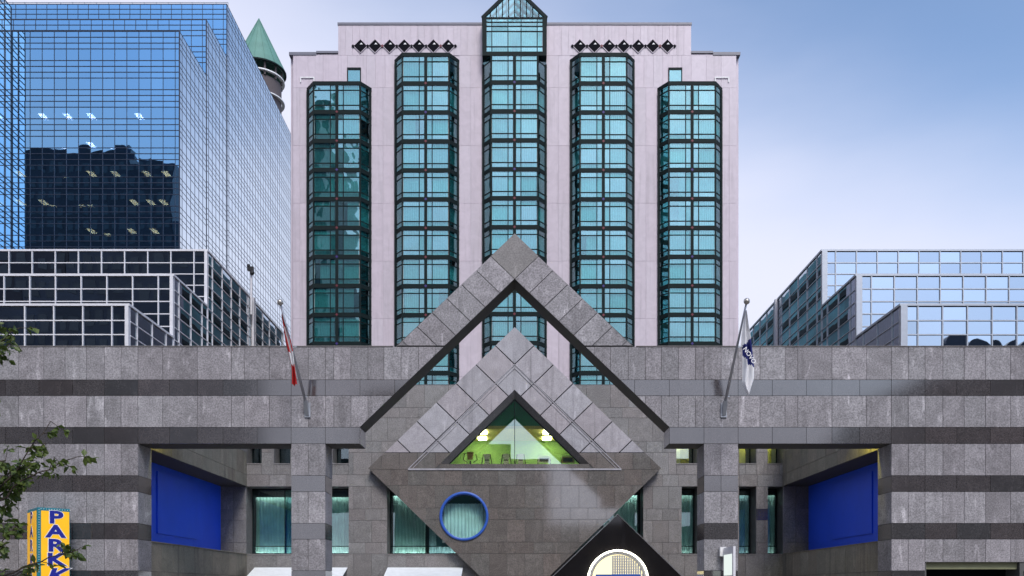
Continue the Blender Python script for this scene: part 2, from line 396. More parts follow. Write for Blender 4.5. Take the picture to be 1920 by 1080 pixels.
# ------------------------------------------------------------------ screen wall on the street (front face Y = 40)
YW, DW = 40.0, 1.5
SW = YW / F
COURSE_PX = [650, 712, 742, 801, 832, 891.5, 922, 981, 1011, 1070, 1100]
ZC = [Z(p, YW) for p in COURSE_PX] + [0.42, 0.0]
def is_dark(r): return r % 2 == 1
WX = 16.62                       # half width of the forecourt
BE = X(1255, YW)                 # inner end of the beams
CO0, CO1 = X(1320, YW), X(1384, YW)
APX_O, APX_I = Z(437, YW), Z(523, YW)
FOOT_O = (965 - 741.6) * SW
K = 0.957                        # rise of the gable
def inner_x(z): return (APX_I - z) / K
WALL_END = 37.0
wall = empty('granite_screen_wall', (0, YW, 0), 'long grey granite street wall with dark bands, two openings and a peaked gable', 'wall')
FF = frame_front(YW)
lj = [-215, -170, -120, -75, -12, 35, 82, 122, 162, 195.5, 227, 258.7, 305, 370, 434, 458, 505, 546, 578, 610, 626, 658, 690, 720, 752, 785, 816, 848]
dj = [-200, -120, -55, 10, 73, 136, 195.5, 258.7, 318, 370, 418, 482, 546, 610, 675, 740, 800, 850]
lj = [-215 - 55 * k for k in range(7, 0, -1)] + lj; dj = [-200 - 65 * k for k in range(6, 0, -1)] + dj
wallcore = MB()
for sgn in (-1, 1):
    def PZ(poly): return poly if sgn < 0 else [(-a, b) for a, b in poly][::-1]
    for r in range(len(ZC) - 1):
        z1, z0 = ZC[r], ZC[r + 1]
        js = [X(p, YW) for p in (dj if is_dark(r) else lj)]
        js = [-WALL_END] + [j for j in js if j > -WALL_END + 0.4]
        for a, b in zip(js[:-1], js[1:]):
            if r >= 4 and a > -WX - 0.05: continue
            if r == 3 and a > -BE - 0.1: continue
            if r >= 4 and b > -WX: b = -WX
            poly = rect(a, b, z0, z1)
            if r == 3 and b > -BE: poly = rect(a, -BE, z0, z1)
            if r < 3: poly = clip(poly, K, -1, -APX_I)          # stop at the sloping inner edge of the gable: x <= -(APX_I - z)/K
            poly = [(p[0], p[1]) for p in poly]
            if r < 3 and (len(poly) < 3 or abs(area(poly)) < 0.05): continue
            if sgn > 0 and r >= 8:                              # service doorway in the right wing
                dx0, dx1, dz = X(1737.5, YW), X(1913, YW), Z(1054, YW)
                pa, pb = -b, -a
                if pb > dx0 + 0.05 and pa < dx1 - 0.05:
                    if r > 8: continue
                    poly = rect(a, b, dz, z1)
            slab_piece('dark_granite_panel' if is_dark(r) else 'granite_panel', PZ(poly), FF, 'granite_dark' if is_dark(r) else 'granite_light', wall)
    # reveal of the wing at the opening
    fr = frame_east(-WX) if sgn < 0 else frame_west(WX)
    for r in range(4, len(ZC) - 1):
        pl = rect(YW + 0.04, YW + DW, ZC[r + 1], ZC[r])
        if sgn > 0: pl = rect(-YW - DW, -YW - 0.04, ZC[r + 1], ZC[r])
        slab_piece('dark_reveal_panel' if is_dark(r) else 'reveal_panel', pl, fr, 'granite_dark' if is_dark(r) else 'granite_light', wall)
    # beam end
    fr = frame_east(-BE) if sgn < 0 else frame_west(BE)
    pl = rect(YW + 0.04, YW + DW, ZC[4], ZC[3])
    if sgn > 0: pl = rect(-YW - DW, -YW - 0.04, ZC[4], ZC[3])
    slab_piece('beam_end_panel', pl, fr, 'granite_dark', wall)
    # column
    c = empty('column', ((CO0 + CO1) / 2 * sgn, YW, 0), parent=wall)
    x0, x1 = (CO0, CO1) if sgn > 0 else (-CO1, -CO0)
    MB().box(x0 + 0.045, x1 - 0.045, YW + 0.045, YW + DW - 0.045, 0, ZC[4] - 0.004).build('column_core', 'joint', c)
    xm = (x0 + x1) / 2
    for r in range(4, len(ZC) - 1):
        dk = is_dark(r); mm = 'granite_dark' if dk else 'granite_light'; nm = 'dark_granite_panel' if dk else 'granite_panel'
        for a, b in ([(x0, x1)] if (dk and r != 5) or (sgn < 0 and r in (5,)) else [(x0, xm), (xm, x1)]):
            slab_piece(nm, rect(a, b, ZC[r + 1], ZC[r]), FF, mm, c)
        for side in (-1, 1):
            xs = x0 if side < 0 else x1
            fr2 = frame_west(xs) if side < 0 else frame_east(xs)
            pl = rect(-YW - DW, -YW - 0.042, ZC[r + 1], ZC[r]) if side < 0 else rect(YW + 0.042, YW + DW, ZC[r + 1], ZC[r])
            slab_piece(nm, pl, fr2, mm, c)
    # cores behind the slabs
    nn_ = Vector((0, -1, 0))
    def core(poly): wallcore.prism(PZ(poly), (0, YW + DW - 0.002, 0), (1, 0, 0), (0, 0, 1), (0, -1, 0), DW - 0.047)
    if sgn < 0:
        core(rect(-WALL_END, -WX - 0.045, 0, ZC[0] - 0.03))
    else:
        d0, d1, dz = X(1737.5, YW), X(1913, YW), Z(1054, YW)
        core(rect(-d0, -WX - 0.045, 0, ZC[0] - 0.03)); core(rect(-WALL_END, -d1, 0, ZC[0] - 0.03)); core(rect(-d1, -d0, dz, ZC[0] - 0.03))
    zt = ZC[0] - 0.03
    core(rect(-WX - 0.045, -BE - 0.045, ZC[4] + 0.03, ZC[3]))
    core([(-WX - 0.045, ZC[3]), (-inner_x(ZC[3]) - 0.06, ZC[3]), (-inner_x(zt) - 0.06, zt), (-WX - 0.045, zt)])
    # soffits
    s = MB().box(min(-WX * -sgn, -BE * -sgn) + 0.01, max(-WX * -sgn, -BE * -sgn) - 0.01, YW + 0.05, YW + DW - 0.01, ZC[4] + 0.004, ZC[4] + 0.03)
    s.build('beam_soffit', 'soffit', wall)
    # coping
    cp = MB().box(min(sgn * WALL_END, sgn * (FOOT_O + 0.1)), max(sgn * WALL_END, sgn * (FOOT_O + 0.1)), YW - 0.03, YW + DW + 0.03, ZC[0] + 0.002, ZC[0] + 0.035)
    cp.build('coping', 'granite_court', wall)
    # gable leg above the coping line
    th = math.atan(K); cs, sn = math.cos(th), math.sin(th)
    gb = empty('gable_leg', (FOOT_O * sgn, YW, ZC[0]), parent=wall)
    wv = APX_O - APX_I                                    # height of the band measured upright
    s_sq = wv / (2 * sn)
    # lattice from the peak: a down the left slope, b down the right slope
    def LAT(a, b): return ((b - a) * cs, APX_O - (a + b) * sn)
    length = (APX_O - ZC[0]) / sn
    if sgn < 0:
        slab_piece('apex_panel', [LAT(0, 0), LAT(s_sq, 0), LAT(s_sq, s_sq), LAT(0, s_sq)], FF, 'granite_court', gb)
    n_t = 9; stp = 0.90
    a = s_sq
    while a < length + 1.6:
        pl = [LAT(a, 0), LAT(a + stp, 0), LAT(a + stp, s_sq), LAT(a, s_sq)]
        pl = clip(pl, 0, -1, -ZC[0] - 0.04)
        if len(pl) >= 3:
            slab_piece('granite_panel', PZ(pl), FF, 'granite_light', gb, gap=0.016)
        a += stp
    core([(-FOOT_O + 0.02, zt + 0.07), (-inner_x(zt + 0.07) - 0.05, zt + 0.07), (0, APX_I + 0.05), (0, APX_O - 0.06)])
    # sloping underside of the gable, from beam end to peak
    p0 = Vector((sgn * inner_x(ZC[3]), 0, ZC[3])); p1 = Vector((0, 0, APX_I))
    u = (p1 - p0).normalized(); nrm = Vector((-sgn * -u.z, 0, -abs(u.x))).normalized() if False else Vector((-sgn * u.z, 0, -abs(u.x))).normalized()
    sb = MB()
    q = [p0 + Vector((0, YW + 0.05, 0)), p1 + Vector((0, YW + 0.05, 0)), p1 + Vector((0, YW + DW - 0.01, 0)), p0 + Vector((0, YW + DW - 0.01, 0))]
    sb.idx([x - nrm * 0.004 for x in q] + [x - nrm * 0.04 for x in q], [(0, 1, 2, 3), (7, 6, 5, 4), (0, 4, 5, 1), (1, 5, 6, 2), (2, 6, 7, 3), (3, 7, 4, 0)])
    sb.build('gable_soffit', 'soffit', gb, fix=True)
wallcore.build('wall_core', 'joint', wall)
# service doorway in the right wing
d0, d1, dz = X(1737.5, YW), X(1913, YW), Z(1054, YW)
MB().box(d0 + 0.01, d1 - 0.01, YW + 0.25, YW + 0.45, Z(1067, YW), dz + 0.05).build('lintel_strip', 'lintel_greenlit', wall)  # greenish light under the lintel, put into the colour of this strip
MB().box(d0, d1, YW + 1.2, YW + 1.3, 0, dz).build('service_door', 'black_louvre', wall)

# ------------------------------------------------------------------ hotel podium round the forecourt
YB = 56.6
SB = YB / F
pod = empty('granite_podium', (0, YB, 0), 'grey granite podium round the forecourt with recessed windows and blue panels', 'building')
FB = frame_front(YB)
ZTOP = Z(722, YB)
rows_b = [ZTOP, 13.05] + ZC
def cells_minus(x0, x1, z0, z1, holes):
    """split a rectangle into rectangles that avoid the holes"""
    rs = [(x0, x1, z0, z1)]
    for hx0, hx1, hz0, hz1 in holes:
        nr = []
        for a, b, c, d in rs:
            if hx0 >= b - 1e-4 or hx1 <= a + 1e-4 or hz0 >= d - 1e-4 or hz1 <= c + 1e-4: nr.append((a, b, c, d)); continue
            if hx0 > a: nr.append((a, hx0, c, d))
            if hx1 < b: nr.append((hx1, b, c, d))
            a2, b2 = max(a, hx0), min(b, hx1)
            if hz0 > c: nr.append((a2, b2, c, hz0))
            if hz1 < d: nr.append((a2, b2, hz1, d))
        rs = nr
    return rs
WZ0, WZ1 = ZC[8], ZC[4]
UZ0, UZ1 = Z(869, YB), 11.7
XS = 16.78
low_wins = [(-XS, X(653.5, YB)), (X(725.7, YB), -3.0), (3.0, X(1206, YB)), (X(1278.3, YB), X(1310.5, YB)), (X(1386, YB), X(1418, YB)), (X(1440, YB), XS)]
up_wins = [(-XS, -15.80), (-15.03, -14.0), (-11.37, -10.37), (10.10, 11.40), (14.02, 15.08), (15.80, XS)]
holes = [(a, b, WZ0, WZ1) for a, b in low_wins] + [(a, b, UZ0, UZ1) for a, b in up_wins]
bj = [-XS]
while bj[-1] < XS - 1.3: bj.append(bj[-1] + random.choice((1.0, 1.15, 1.5)))
bj.append(XS)
for r in range(len(rows_b) - 1):
    z1, z0 = rows_b[r], rows_b[r + 1]
    js = bj if r % 2 else [bj[0]] + [j + 0.4 for j in bj[1:-1]] + [bj[-1]]
    for a, b in zip(js[:-1], js[1:]):
        if z1 < 9.0 and max(abs(a), abs(b)) < 2.6: continue                    # wholly behind the diamond
        for (p, q_, c_, d_) in cells_minus(a, b, z0, z1, holes):
            if all(abs(px_) * 0.967 < min(17.9 - pz_, pz_ - 0.45) - 0.5 for px_ in (p, q_) for pz_ in (c_, d_)): continue
            if abs(p + q_) / 2 < (14.6 - (c_ + d_) / 2) / 0.985 + 0.3 and 9.0 < (c_ + d_) / 2 < 14.1: continue
            if q_ - p < 0.06 or d_ - c_ < 0.06: continue
            dk = (abs(z1 - ZC[5]) < 0.01 and 15.0 < p < 15.9)
            slab_piece('dark_granite_panel' if dk else 'granite_panel', rect(p, q_, c_, d_), FB, 'granite_dark' if dk else 'granite_court', pod)
pc = MB()
for (p, q_, c_, d_) in cells_minus(-XS, XS, 0, ZTOP - 0.03, holes + [(-4.9, 4.9, 9.0, 14.2), (-4.95, -1.3, 4.4, 8.0)]):
    pc.box(p, q_, YB + 0.045, YB + 1.46, c_, d_)
pc.box(-XS - 2, -XS, YB + 0.045, YB + 1.46, 0, 12.1); pc.box(XS, XS + 2, YB + 0.045, YB + 1.46, 0, 12.1)
pc.build('wall_core', 'granite_court', pod)
MB().box(-XS - 2, XS + 2, YB + 3.0, 83.0, 0, 8.9).box(-XS - 2, -6.5, YB + 3.0, 83.0, 8.9, 12.1).box(6.5, XS + 2, YB + 3.0, 83.0, 8.9, 12.1).box(-XS, -6.5, YB + 1.5, 83.0, 12.1, ZTOP - 0.1).box(6.5, XS, YB + 1.5, 83.0, 12.1, ZTOP - 0.1).box(-XS - 2, -XS, YB + 1.46, YB + 3.0, 0, 12.1).box(XS, XS + 2, YB + 1.46, YB + 3.0, 0, 12.1).build('podium_body', 'interior_dark', pod)
MB().box(-XS, XS, YB + 1.0, YB + 1.5, ZTOP - 0.02, ZTOP + 0.04).build('coping', 'cap_metal', pod)
# window reveals, glass and frames
YG = YB + 1.44
def window(x0, x1, z0, z1, nm, mull, lit=False):
    gmat = 'glass_gym' if lit else 'glass_shop'
    wn_ = empty(nm, ((x0 + x1) / 2, YG, z0), parent=pod)
    f = MB()
    for q in ((x0, x0 + 0.06), (x1 - 0.06, x1)): f.box(q[0], q[1], YG - 0.04, YG + 0.06, z0, z1)
    f.box(x0 + 0.06, x1 - 0.06, YG - 0.04, YG + 0.06, z0, z0 + 0.10); f.box(x0 + 0.06, x1 - 0.06, YG - 0.04, YG + 0.06, z1 - 0.08, z1)
    if z1 - z0 > 3:
        f.box(x0 + 0.06, x1 - 0.06, YG - 0.03, YG + 0.05, z0 + 0.52, z0 + 0.57)
    xs = [x0 + 0.06] + mull + [x1 - 0.06]
    for q in mull: f.box(q - 0.025, q + 0.025, YG - 0.03, YG + 0.05, z0 + 0.10, z1 - 0.08)
    f.build('frame', 'frame_teal', wn_)
    for a, b in zip(xs[:-1], xs[1:]):
        MB().box(a, b, YG, YG + 0.012, z0 + 0.1, z1 - 0.08).build('pane', gmat, wn_)
    MB().box(x0 - 0.02, x1 + 0.02, YB - 0.03, YG, z0 - 0.06, z0 + 0.005).build('sill', 'granite_court', wn_)
    MB().box(x0, x1, YG + 1.25, YG + 1.3, z0 - 0.3, z1 + 0.3).build('room_back', 'interior_ochre' if lit else 'interior_dark', wn_)
    if not lit:
        ph = 0.40 if z1 - z0 > 3 else 0.2
        MB().box(x0 + 0.06, x1 - 0.06, YG + 0.075, YG + 0.095, z1 - ph, z1 - 0.02).build('fill_strip_cover', 'interior_dark', wn_)  # added dark board that hides the fill strip
        if z1 - z0 > 3: MB().box(x0 + 0.15, x1 - 0.15, YG + 0.11, YG + 0.19, z1 - ph + 0.06, z1 - ph + 0.10).box(x0 + 0.15, x1 - 0.15, YG + 0.08, YG + 0.14, z0 + 0.03, z0 + 0.07).build('fill_strip', 'curtain_fill' if x0 < 9 else 'curtain_fill_dim', wn_)  # added glowing strips that brighten the curtains, not fittings of the rooms
    return wn_
wins = [window(a, b, WZ0, WZ1, 'window', m_) for (a, b), m_ in zip(low_wins, ([-12.6, -14.7], [-5.6], [5.6], [], [], []))]
wins_u = [window(a, b, UZ0, UZ1, 'upper_window', [], lit=(a > 0)) for (a, b) in up_wins]
for wn_ in wins_u:
    x = wn_.location.x
    if x > 0:
        MB().box(x - 0.4, x + 0.4, YG + 0.5, YG + 1.0, UZ1 - 0.12, UZ1 - 0.06).build('room_lamp', 'lamp_room', wn_)
        MB().box(x - 0.5, x + 0.05, YG + 1.1, YG + 1.2, UZ0 + 0.1, UZ1 - 0.3).build('room_blind', 'white_paint', wn_)
# floor slabs so that the rooms are closed
MB().box(-XS, XS, YG + 0.02, YG + 5, 8.2, 8.6).box(-XS, XS, YG + 0.02, YG + 5, 3.4, 3.8).build('floor_slab', 'slab', pod)

# drapes
def pleats(x0, x1, z0, z1, y, amp, n, sway=0.0, flare=0.0, nz=14):
    b = MB(); v = []; nx = n * 6
    for k in range(nz + 1):
        tz = k / nz; z = z0 + (z1 - z0) * tz
        for i in range(nx + 1):
            tx = i / nx
            xx = x0 + (x1 - x0) * (tx + flare * (1 - tz) ** 2 * (0.5 - tx) * 0.6) + sway * math.sin(3 * tz + tx * 4) * 0.06
            ph = tx * n * 2 * math.pi + 0.7 * math.sin(tx * 9 + tz)
            v.append((xx, y + amp * math.sin(ph) * (0.5 + 0.5 * math.sin(tx * 17 + 1.3) ** 2 + 0.2), z))
    fs = [(k * (nx + 1) + i, k * (nx + 1) + i + 1, (k + 1) * (nx + 1) + i + 1, (k + 1) * (nx + 1) + i) for k in range(nz) for i in range(nx)]
    b.idx(v, fs); return b
def drape(x0, x1, z0, z1, y, n, label, m='drape_teal', amp=0.07, **kw):
    o = pleats(x0, x1, z0, z1, y, amp, n, **kw).build('curtain', m, smooth=True)
    return tag(o, label, 'curtain', 'curtains of the ground floor rooms')
drape(-16.7, -14.72, WZ0 + 0.12, WZ1 - 0.5, YG + 0.35, 9, 'pale teal curtain at the left end of the big window beside the left blue panel', sway=1)
drape(-14.7, -12.5, WZ0 + 0.12, WZ1 - 0.5, YG + 0.40, 11, 'blue grey curtain in the big window, just left of the left column', 'drape_grey')
drape(-12.4, -10.5, WZ0 + 0.12, WZ1 - 0.5, YG + 0.35, 9, 'teal curtain in the big window showing right of the left column')
drape(-7.85, -5.7, WZ0 + 0.12, WZ1 - 0.4, YG + 0.35, 10, 'pale teal curtain in the window cut off by the diamond wall on the left', sway=1)
drape(-5.5, -3.1, WZ0 + 0.12, WZ1 - 0.4, YG + 0.40, 10, 'darker teal curtain beside the lower left edge of the diamond wall', 'drape_grey')
drape(5.7, 7.9, WZ0 + 0.12, WZ1 - 0.3, YG + 0.35, 10, 'green teal curtain in the window slit right of the diamond wall, above the black gable')
drape(10.45, 11.48, WZ0 + 0.12, WZ1 - 0.3, YG + 0.35, 4, 'curtain in the narrow window just left of the right column')
drape(14.05, 15.08, WZ0 + 0.12, WZ1 - 0.3, YG + 0.35, 4, 'dark blue grey curtain in the narrow window just right of the right column', 'drape_grey')
drape(15.85, 16.75, WZ0 + 0.12, WZ1 - 0.3, YG + 0.35, 3, 'teal curtain in the narrow window at the right corner of the forecourt')

# side walls of the forecourt with the blue panels
YS0, YS1 = YW + DW, YB
for sgn in (-1, 1):
    fr = frame_east(-XS + 0.06) if sgn < 0 else frame_west(XS - 0.06)
    xs = sgn * (XS - 0.06)
    sw_ = empty('side_wall', (xs, (YS0 + YS1) / 2, 0), parent=pod)
    def Q(y0, y1, z0, z1): return rect(y0, y1, z0, z1) if sgn < 0 else rect(-y1, -y0, z0, z1)
    for r in range(len(rows_b) - 1):
        z1, z0 = min(rows_b[r], 12.3), rows_b[r + 1]
        if z0 > 12.0: continue
        if z1 <= WZ1 + 0.01 and z0 >= WZ0 - 0.01: continue
        y = YS0 + (0 if r % 2 else 0.7)
        ys = [YS0]
        while ys[-1] < YS1 - 1.6: ys.append(ys[-1] + (1.2 if len(ys) == 1 and r % 2 else 1.45))
        ys.append(YS1)
        for a, b in zip(ys[:-1], ys[1:]):
            slab_piece('granite_panel', Q(a, b, z0, z1), fr, 'granite_sill' if z1 <= WZ0 + 0.01 or z1 <= 10.3 else 'granite_court', sw_)
    c = MB()
    def bx(xa, xb, *rest): c.box(min(sgn * xa, sgn * xb), max(sgn * xa, sgn * xb), *rest)
    bx(XS - 0.015, XS + 3.5, YS0 + 0.02, YS1 + 0.02, 0, WZ0 - 0.03); bx(XS - 0.015, XS + 3.5, YS0 + 0.02, YS1 + 0.02, WZ1 + 0.03, 12.2)
    bx(XS + 1.75, XS + 3.5, YS0 + 0.02, YS1 + 0.02, WZ0 - 0.03, WZ1 + 0.03)
    c.build('side_core', 'joint', sw_)
    bxs = (XS - 0.06, XS + 1.6)
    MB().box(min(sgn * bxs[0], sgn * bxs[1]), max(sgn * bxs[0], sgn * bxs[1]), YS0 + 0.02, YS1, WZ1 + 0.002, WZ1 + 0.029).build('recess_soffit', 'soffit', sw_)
    MB().box(min(sgn * (XS - 0.10), sgn * bxs[1]), max(sgn * (XS - 0.10), sgn * bxs[1]), YS0 + 0.02, YS1, WZ0 - 0.028, WZ0 + 0.012).build('recess_sill', 'granite_sill', sw_)
    for r in range(4, 8):                                    # end wall of the recess, facing the street
        for a, b in ((XS - 0.05, XS + 0.75), (XS + 0.75, XS + 1.6)):
            pl = rect(min(sgn * a, sgn * b), max(sgn * a, sgn * b), ZC[r + 1], ZC[r])
            slab_piece('granite_panel', pl, frame_front(YB - 0.05), 'granite_court', sw_)
    bp = MB().box(min(sgn * (XS + 1.55), sgn * (XS + 1.72)), max(sgn * (XS + 1.55), sgn * (XS + 1.72)), YS0 + 0.03, YS1 - 0.06, WZ0 + 0.014, WZ1)
    bp = bp.build('blue_panel', 'blue_panel', sw_)
    ya, yb = 46.4, 52.2
    MB().box(min(sgn * (XS + 1.49), sgn * (XS + 1.549)), max(sgn * (XS + 1.49), sgn * (XS + 1.549)), ya, yb, 4.57, 7.75).build('raised_field', 'blue_panel', bp)
    # wall washer up under the beam lighting the head of the side wall
    lf = empty('wall_lamp', (sgn * (XS - 0.5), YS0 + 0.35, ZC[3] + 0.1), parent=pod)
    MB().box(min(sgn * (XS - 0.35), sgn * (XS - 0.06)), max(sgn * (XS - 0.35), sgn * (XS - 0.06)), YS0 + 0.1, YS0 + 0.5, 9.6, 9.85).build('lamp_housing', 'machine_black', lf)
    ld = bpy.data.lights.new('wall_lamp_light', 'SPOT'); ld.energy = 260 if sgn > 0 else 90; ld.color = (1.0, 0.86, 0.08); ld.spot_size = R(120); ld.shadow_soft_size = 0.15
    lo = bpy.data.objects.new('wall_lamp_light', ld); col.objects.link(lo); lo.parent = lf
    lo.location = Vector((sgn * (XS - 0.55), YS0 + 0.45, 9.5)) - woff(lf)
    lo.rotation_euler = Vector((-sgn * 0.75, -0.35, 1.0)).to_track_quat('Z', 'Y').to_euler()

# awnings over the shop fronts
for (pa, pb, lab) in ((478, 652, 'white awning low on the wall behind the left column'), (727, 868, 'white awning under the window left of the diamond wall')):
    xa, xb = X(pa, YB), X(pb, YB); z = Z(1064, YB)
    aw = empty('awning', ((xa + xb) / 2, YB, z), lab, 'awning', 'awnings over the shop fronts')
    yo = YB - 1.9; zo = z - 0.62
    b = MB().idx([(xa, YB - 0.05, z), (xb, YB - 0.05, z), (xb, yo, zo), (xa, yo, zo), (xa, YB - 0.05, z - 0.05), (xb, YB - 0.05, z - 0.05), (xb, yo, zo - 0.05), (xa, yo, zo - 0.05)],
                 [(0, 3, 2, 1), (4, 5, 6, 7), (0, 1, 5, 4), (2, 3, 7, 6), (0, 4, 7, 3), (1, 2, 6, 5)])
    b.build('awning_cloth', 'awning_cloth', aw)
    MB().box(xa, xb, yo - 0.02, yo + 0.0, zo - 0.32, zo - 0.052).build('valance', 'awning_cloth', aw)
    fr_ = MB(); fr_.bar((xa + 0.03, YB, z - 0.9), (xa + 0.03, yo + 0.05, zo - 0.08), 0.04, 0.04); fr_.bar((xb - 0.03, YB, z - 0.9), (xb - 0.03, yo + 0.05, zo - 0.08), 0.04, 0.04)
    fr_.build('awning_arm', 'steel', aw)

# ------------------------------------------------------------------ the diamond wall
YD = 56.0
SD = YD / F
DK = 0.967
DA, DC = Z(612, YD), Z(878, YD)              # peak and corner heights
DXH = (DA - DC) / DK
DB = 2 * DC - DA
ZDIV = Z(849, YD)
dia = empty('diamond_wall', (0, YD, 0), 'big diamond shaped granite wall standing on its point, pale above and polished brown below', 'wall')
FD = frame_front(YD)
th = math.atan(DK); cs, sn = math.cos(th), math.sin(th)
GRO = Z(683, YD)                             # peak of the raised line
s_t = (DA - GRO) / (2 * sn)
FRA = Z(732, YD)                             # peak of the window surround
FK = 0.985
GLA = Z(745, YD); GLB = Z(870, YD)
def DL(a, b): return ((b - a) * cs, DA - (a + b) * sn)
n_max = int((DA - ZDIV) / sn / s_t) + 2
for i in range(n_max):
    for j in range(n_max):
        if min(i, j) > 1: continue
        pl = [DL(i * s_t, j * s_t), DL((i + 1) * s_t, j * s_t), DL((i + 1) * s_t, (j + 1) * s_t), DL(i * s_t, (j + 1) * s_t)]
        if i == j == 1:
            c0 = DL(s_t, s_t); l = DL(2 * s_t, s_t); r_ = DL(s_t, 2 * s_t)
            def at_frame(p, q):
                for k in range(400):
                    tt = k / 400; x = p[0] + (q[0] - p[0]) * tt; z = p[1] + (q[1] - p[1]) * tt
                    if z < FRA - FK * abs(x): return (x, z)
                return q
            b2 = DL(2 * s_t, 2 * s_t)
            e1, e2 = at_frame(l, b2), at_frame(r_, b2)
            for half in ([c0, l, e1, (0, FRA), e2, r_],):
                slab_piece('granite_tile', half, FD, 'granite_diamond', dia, gap=0.03)
            continue
        pl = clip(pl, 0, -1, -ZDIV)
        if min(i, j) == 1 and len(pl) >= 3:
            left = i > j
            pl = clip(pl, FK, -1, -FRA) if left else clip(pl, -FK, -1, -FRA)
        slab_piece('granite_tile', pl, FD, 'granite_diamond', dia, gap=0.03)
# polished courses below
dz_rows = [ZDIV, Z(880, YD), ZC[4], ZC[5], ZC[6], ZC[7], ZC[8], ZC[9], ZC[10], ZC[11], 0.05]
CIRC = (X(870, YD), Z(968, YD), 46 * SD)
vj = [-9.9 + 1.11 * k for k in range(19)]
circ_tiles = []
for r in range(len(dz_rows) - 1):
    z1, z0 = dz_rows[r], dz_rows[r + 1]
    js = [j + (0.0 if r % 2 else 0.55) for j in vj]
    for a, b in zip(js[:-1], js[1:]):
        pl = rect(a, b, z0, z1)
        pl = clip(pl, DK, 1, DA); pl = clip(pl, -DK, 1, DA)
        pl = clip(pl, DK, -1, -DB); pl = clip(pl, -DK, -1, -DB)
        parts = [pl]
        if r == 0:
            parts = [clip(pl, FK, -1, -FRA), clip(pl, -FK, -1, -FRA)]
        for q in parts:
            if len(q) < 3: continue
            o = slab_piece('polished_tile', q, FD, 'granite_polished', dia)
            if o is not None:
                near = min((p[0] - CIRC[0]) ** 2 + (p[1] - CIRC[1]) ** 2 for p in [(min(max(CIRC[0], a), b), min(max(CIRC[1], z0), z1))])
                if near < (CIRC[2] + 0.05) ** 2: circ_tiles.append(o)
# core pieces: two legs beside the gym window and the body below it
core = MB(); DT = 0.56
def dcore(poly): core.prism(poly, (0, YD + 0.045 + DT, 0), (1, 0, 0), (0, 0, 1), (0, -1, 0), DT)
e = 0.05
zb = GLB - 0.02
dcore([(-(DA - zb) / DK + e, zb), (-(FRA - zb) / FK, zb), (0, FRA), (0, DA - e)] if False else [(-DXH + e + 0.2, zb), (-(FRA - zb) / FK - 0.01, zb), (-0.0, FRA + 0.01), (0.0, DA - e), (-(DA - zb) / DK + e, zb + 0.01)])
dcore([(((FRA - zb) / FK + 0.01), zb), (DXH - e - 0.2, zb), ((DA - zb) / DK - e, zb + 0.01), (0.0, DA - e), (0.0, FRA + 0.01)])
body = MB().prism([(-DXH + e, DC), (0, DB + e), (DXH - e, DC), (DXH - 0.28, zb - 0.004), (-DXH + 0.28, zb - 0.004)], (0, YD + 0.045 + DT, 0), (1, 0, 0), (0, 0, 1), (0, -1, 0), DT)
core.build('upper_core', 'black_louvre', dia)
body_o = body.build('lower_core', 'joint', dia, fix=True)
circ_tiles.append(body_o)
# cut the round window through tiles and core
cut_me = MB().lathe([(0.0, -0.4), (CIRC[2] - 0.03, -0.4), (CIRC[2] - 0.03, 1.2), (0.0, 1.2)], (CIRC[0], YD, CIRC[1]), 40, axis='y').mesh('cut', 'joint', fix=True)
bm = bmesh.new(); bm.from_mesh(cut_me); bmesh.ops.remove_doubles(bm, verts=bm.verts, dist=1e-5); bmesh.ops.recalc_face_normals(bm, faces=bm.faces); bm.to_mesh(cut_me); bm.free()
cutter = bpy.data.objects.new('cut', cut_me); col.objects.link(cutter)
for o in circ_tiles:
    md = o.modifiers.new('b', 'BOOLEAN'); md.operation = 'DIFFERENCE'; md.object = cutter; md.solver = 'EXACT'
bpy.context.view_layer.update()
dg = bpy.context.evaluated_depsgraph_get()
for o in circ_tiles:
    me2 = bpy.data.meshes.new_from_object(o.evaluated_get(dg)); o.modifiers.clear(); o.data = me2
bpy.data.objects.remove(cutter)
for o in list(circ_tiles):
    if len(o.data.polygons) == 0: bpy.data.objects.remove(o)
# raised pale line round the gym window
ls = MB(); yl = YD - 0.012
GB = Z(880, YD); GX = (GRO - GB) / 0.985
for sg in (-1, 1):
    ls.bar((sg * GX, yl, GB), (0, yl, GRO), 0.05, 0.05, up=(0, 1, 0))
    ls.bar((sg * (GX - 0.30), yl, GB + 0.07), (0, yl, GRO - 0.24), 0.03, 0.05, up=(0, 1, 0))
ls.box(-GX, GX, YD - 0.05, YD + 0.01, GB - 0.05, GB + 0.05)
ls.build('raised_line', 'granite_diamond', dia)
# gym window: splayed surround, glass, mullion
gw = empty('gym_window', (0, YD, GLB), parent=dia)
zi, zo_ = GLA, FRA
hw_i, hw_o = (GLA - GLB) / 0.99, (FRA - GLB) / FK
yi = YD + 0.42
sp = MB()
for sg in (-1, 1):
    a, b, c, d = Vector((sg * hw_o, YD + 0.0, GLB)), Vector((0, YD + 0.0, zo_)), Vector((0, yi, zi)), Vector((sg * hw_i, yi, GLB))
    sp.idx([a, b, c, d], [(0, 1, 2, 3)])
sp.build('splayed_surround', 'granite_court', gw, fix=True)
MB().box(-hw_o, hw_o, YD - 0.02, yi + 0.1, GLB - 0.30, GLB - 0.003).build('window_ledge', 'granite_polished', gw)
fr_ = MB(); tw = 0.07
for sg in (-1, 1):
    fr_.bar((sg * (hw_i - 0.05), yi + 0.03, GLB + 0.03), (0, yi + 0.03, zi - 0.05), 0.08, 0.08, up=(0, 1, 0))
fr_.box(-hw_i, hw_i, yi, yi + 0.07, GLB, GLB + 0.06); fr_.box(-0.02, 0.02, yi + 0.005, yi + 0.06, GLB, zi - 0.1)
fr_.build('frame', 'frame_teal', gw)
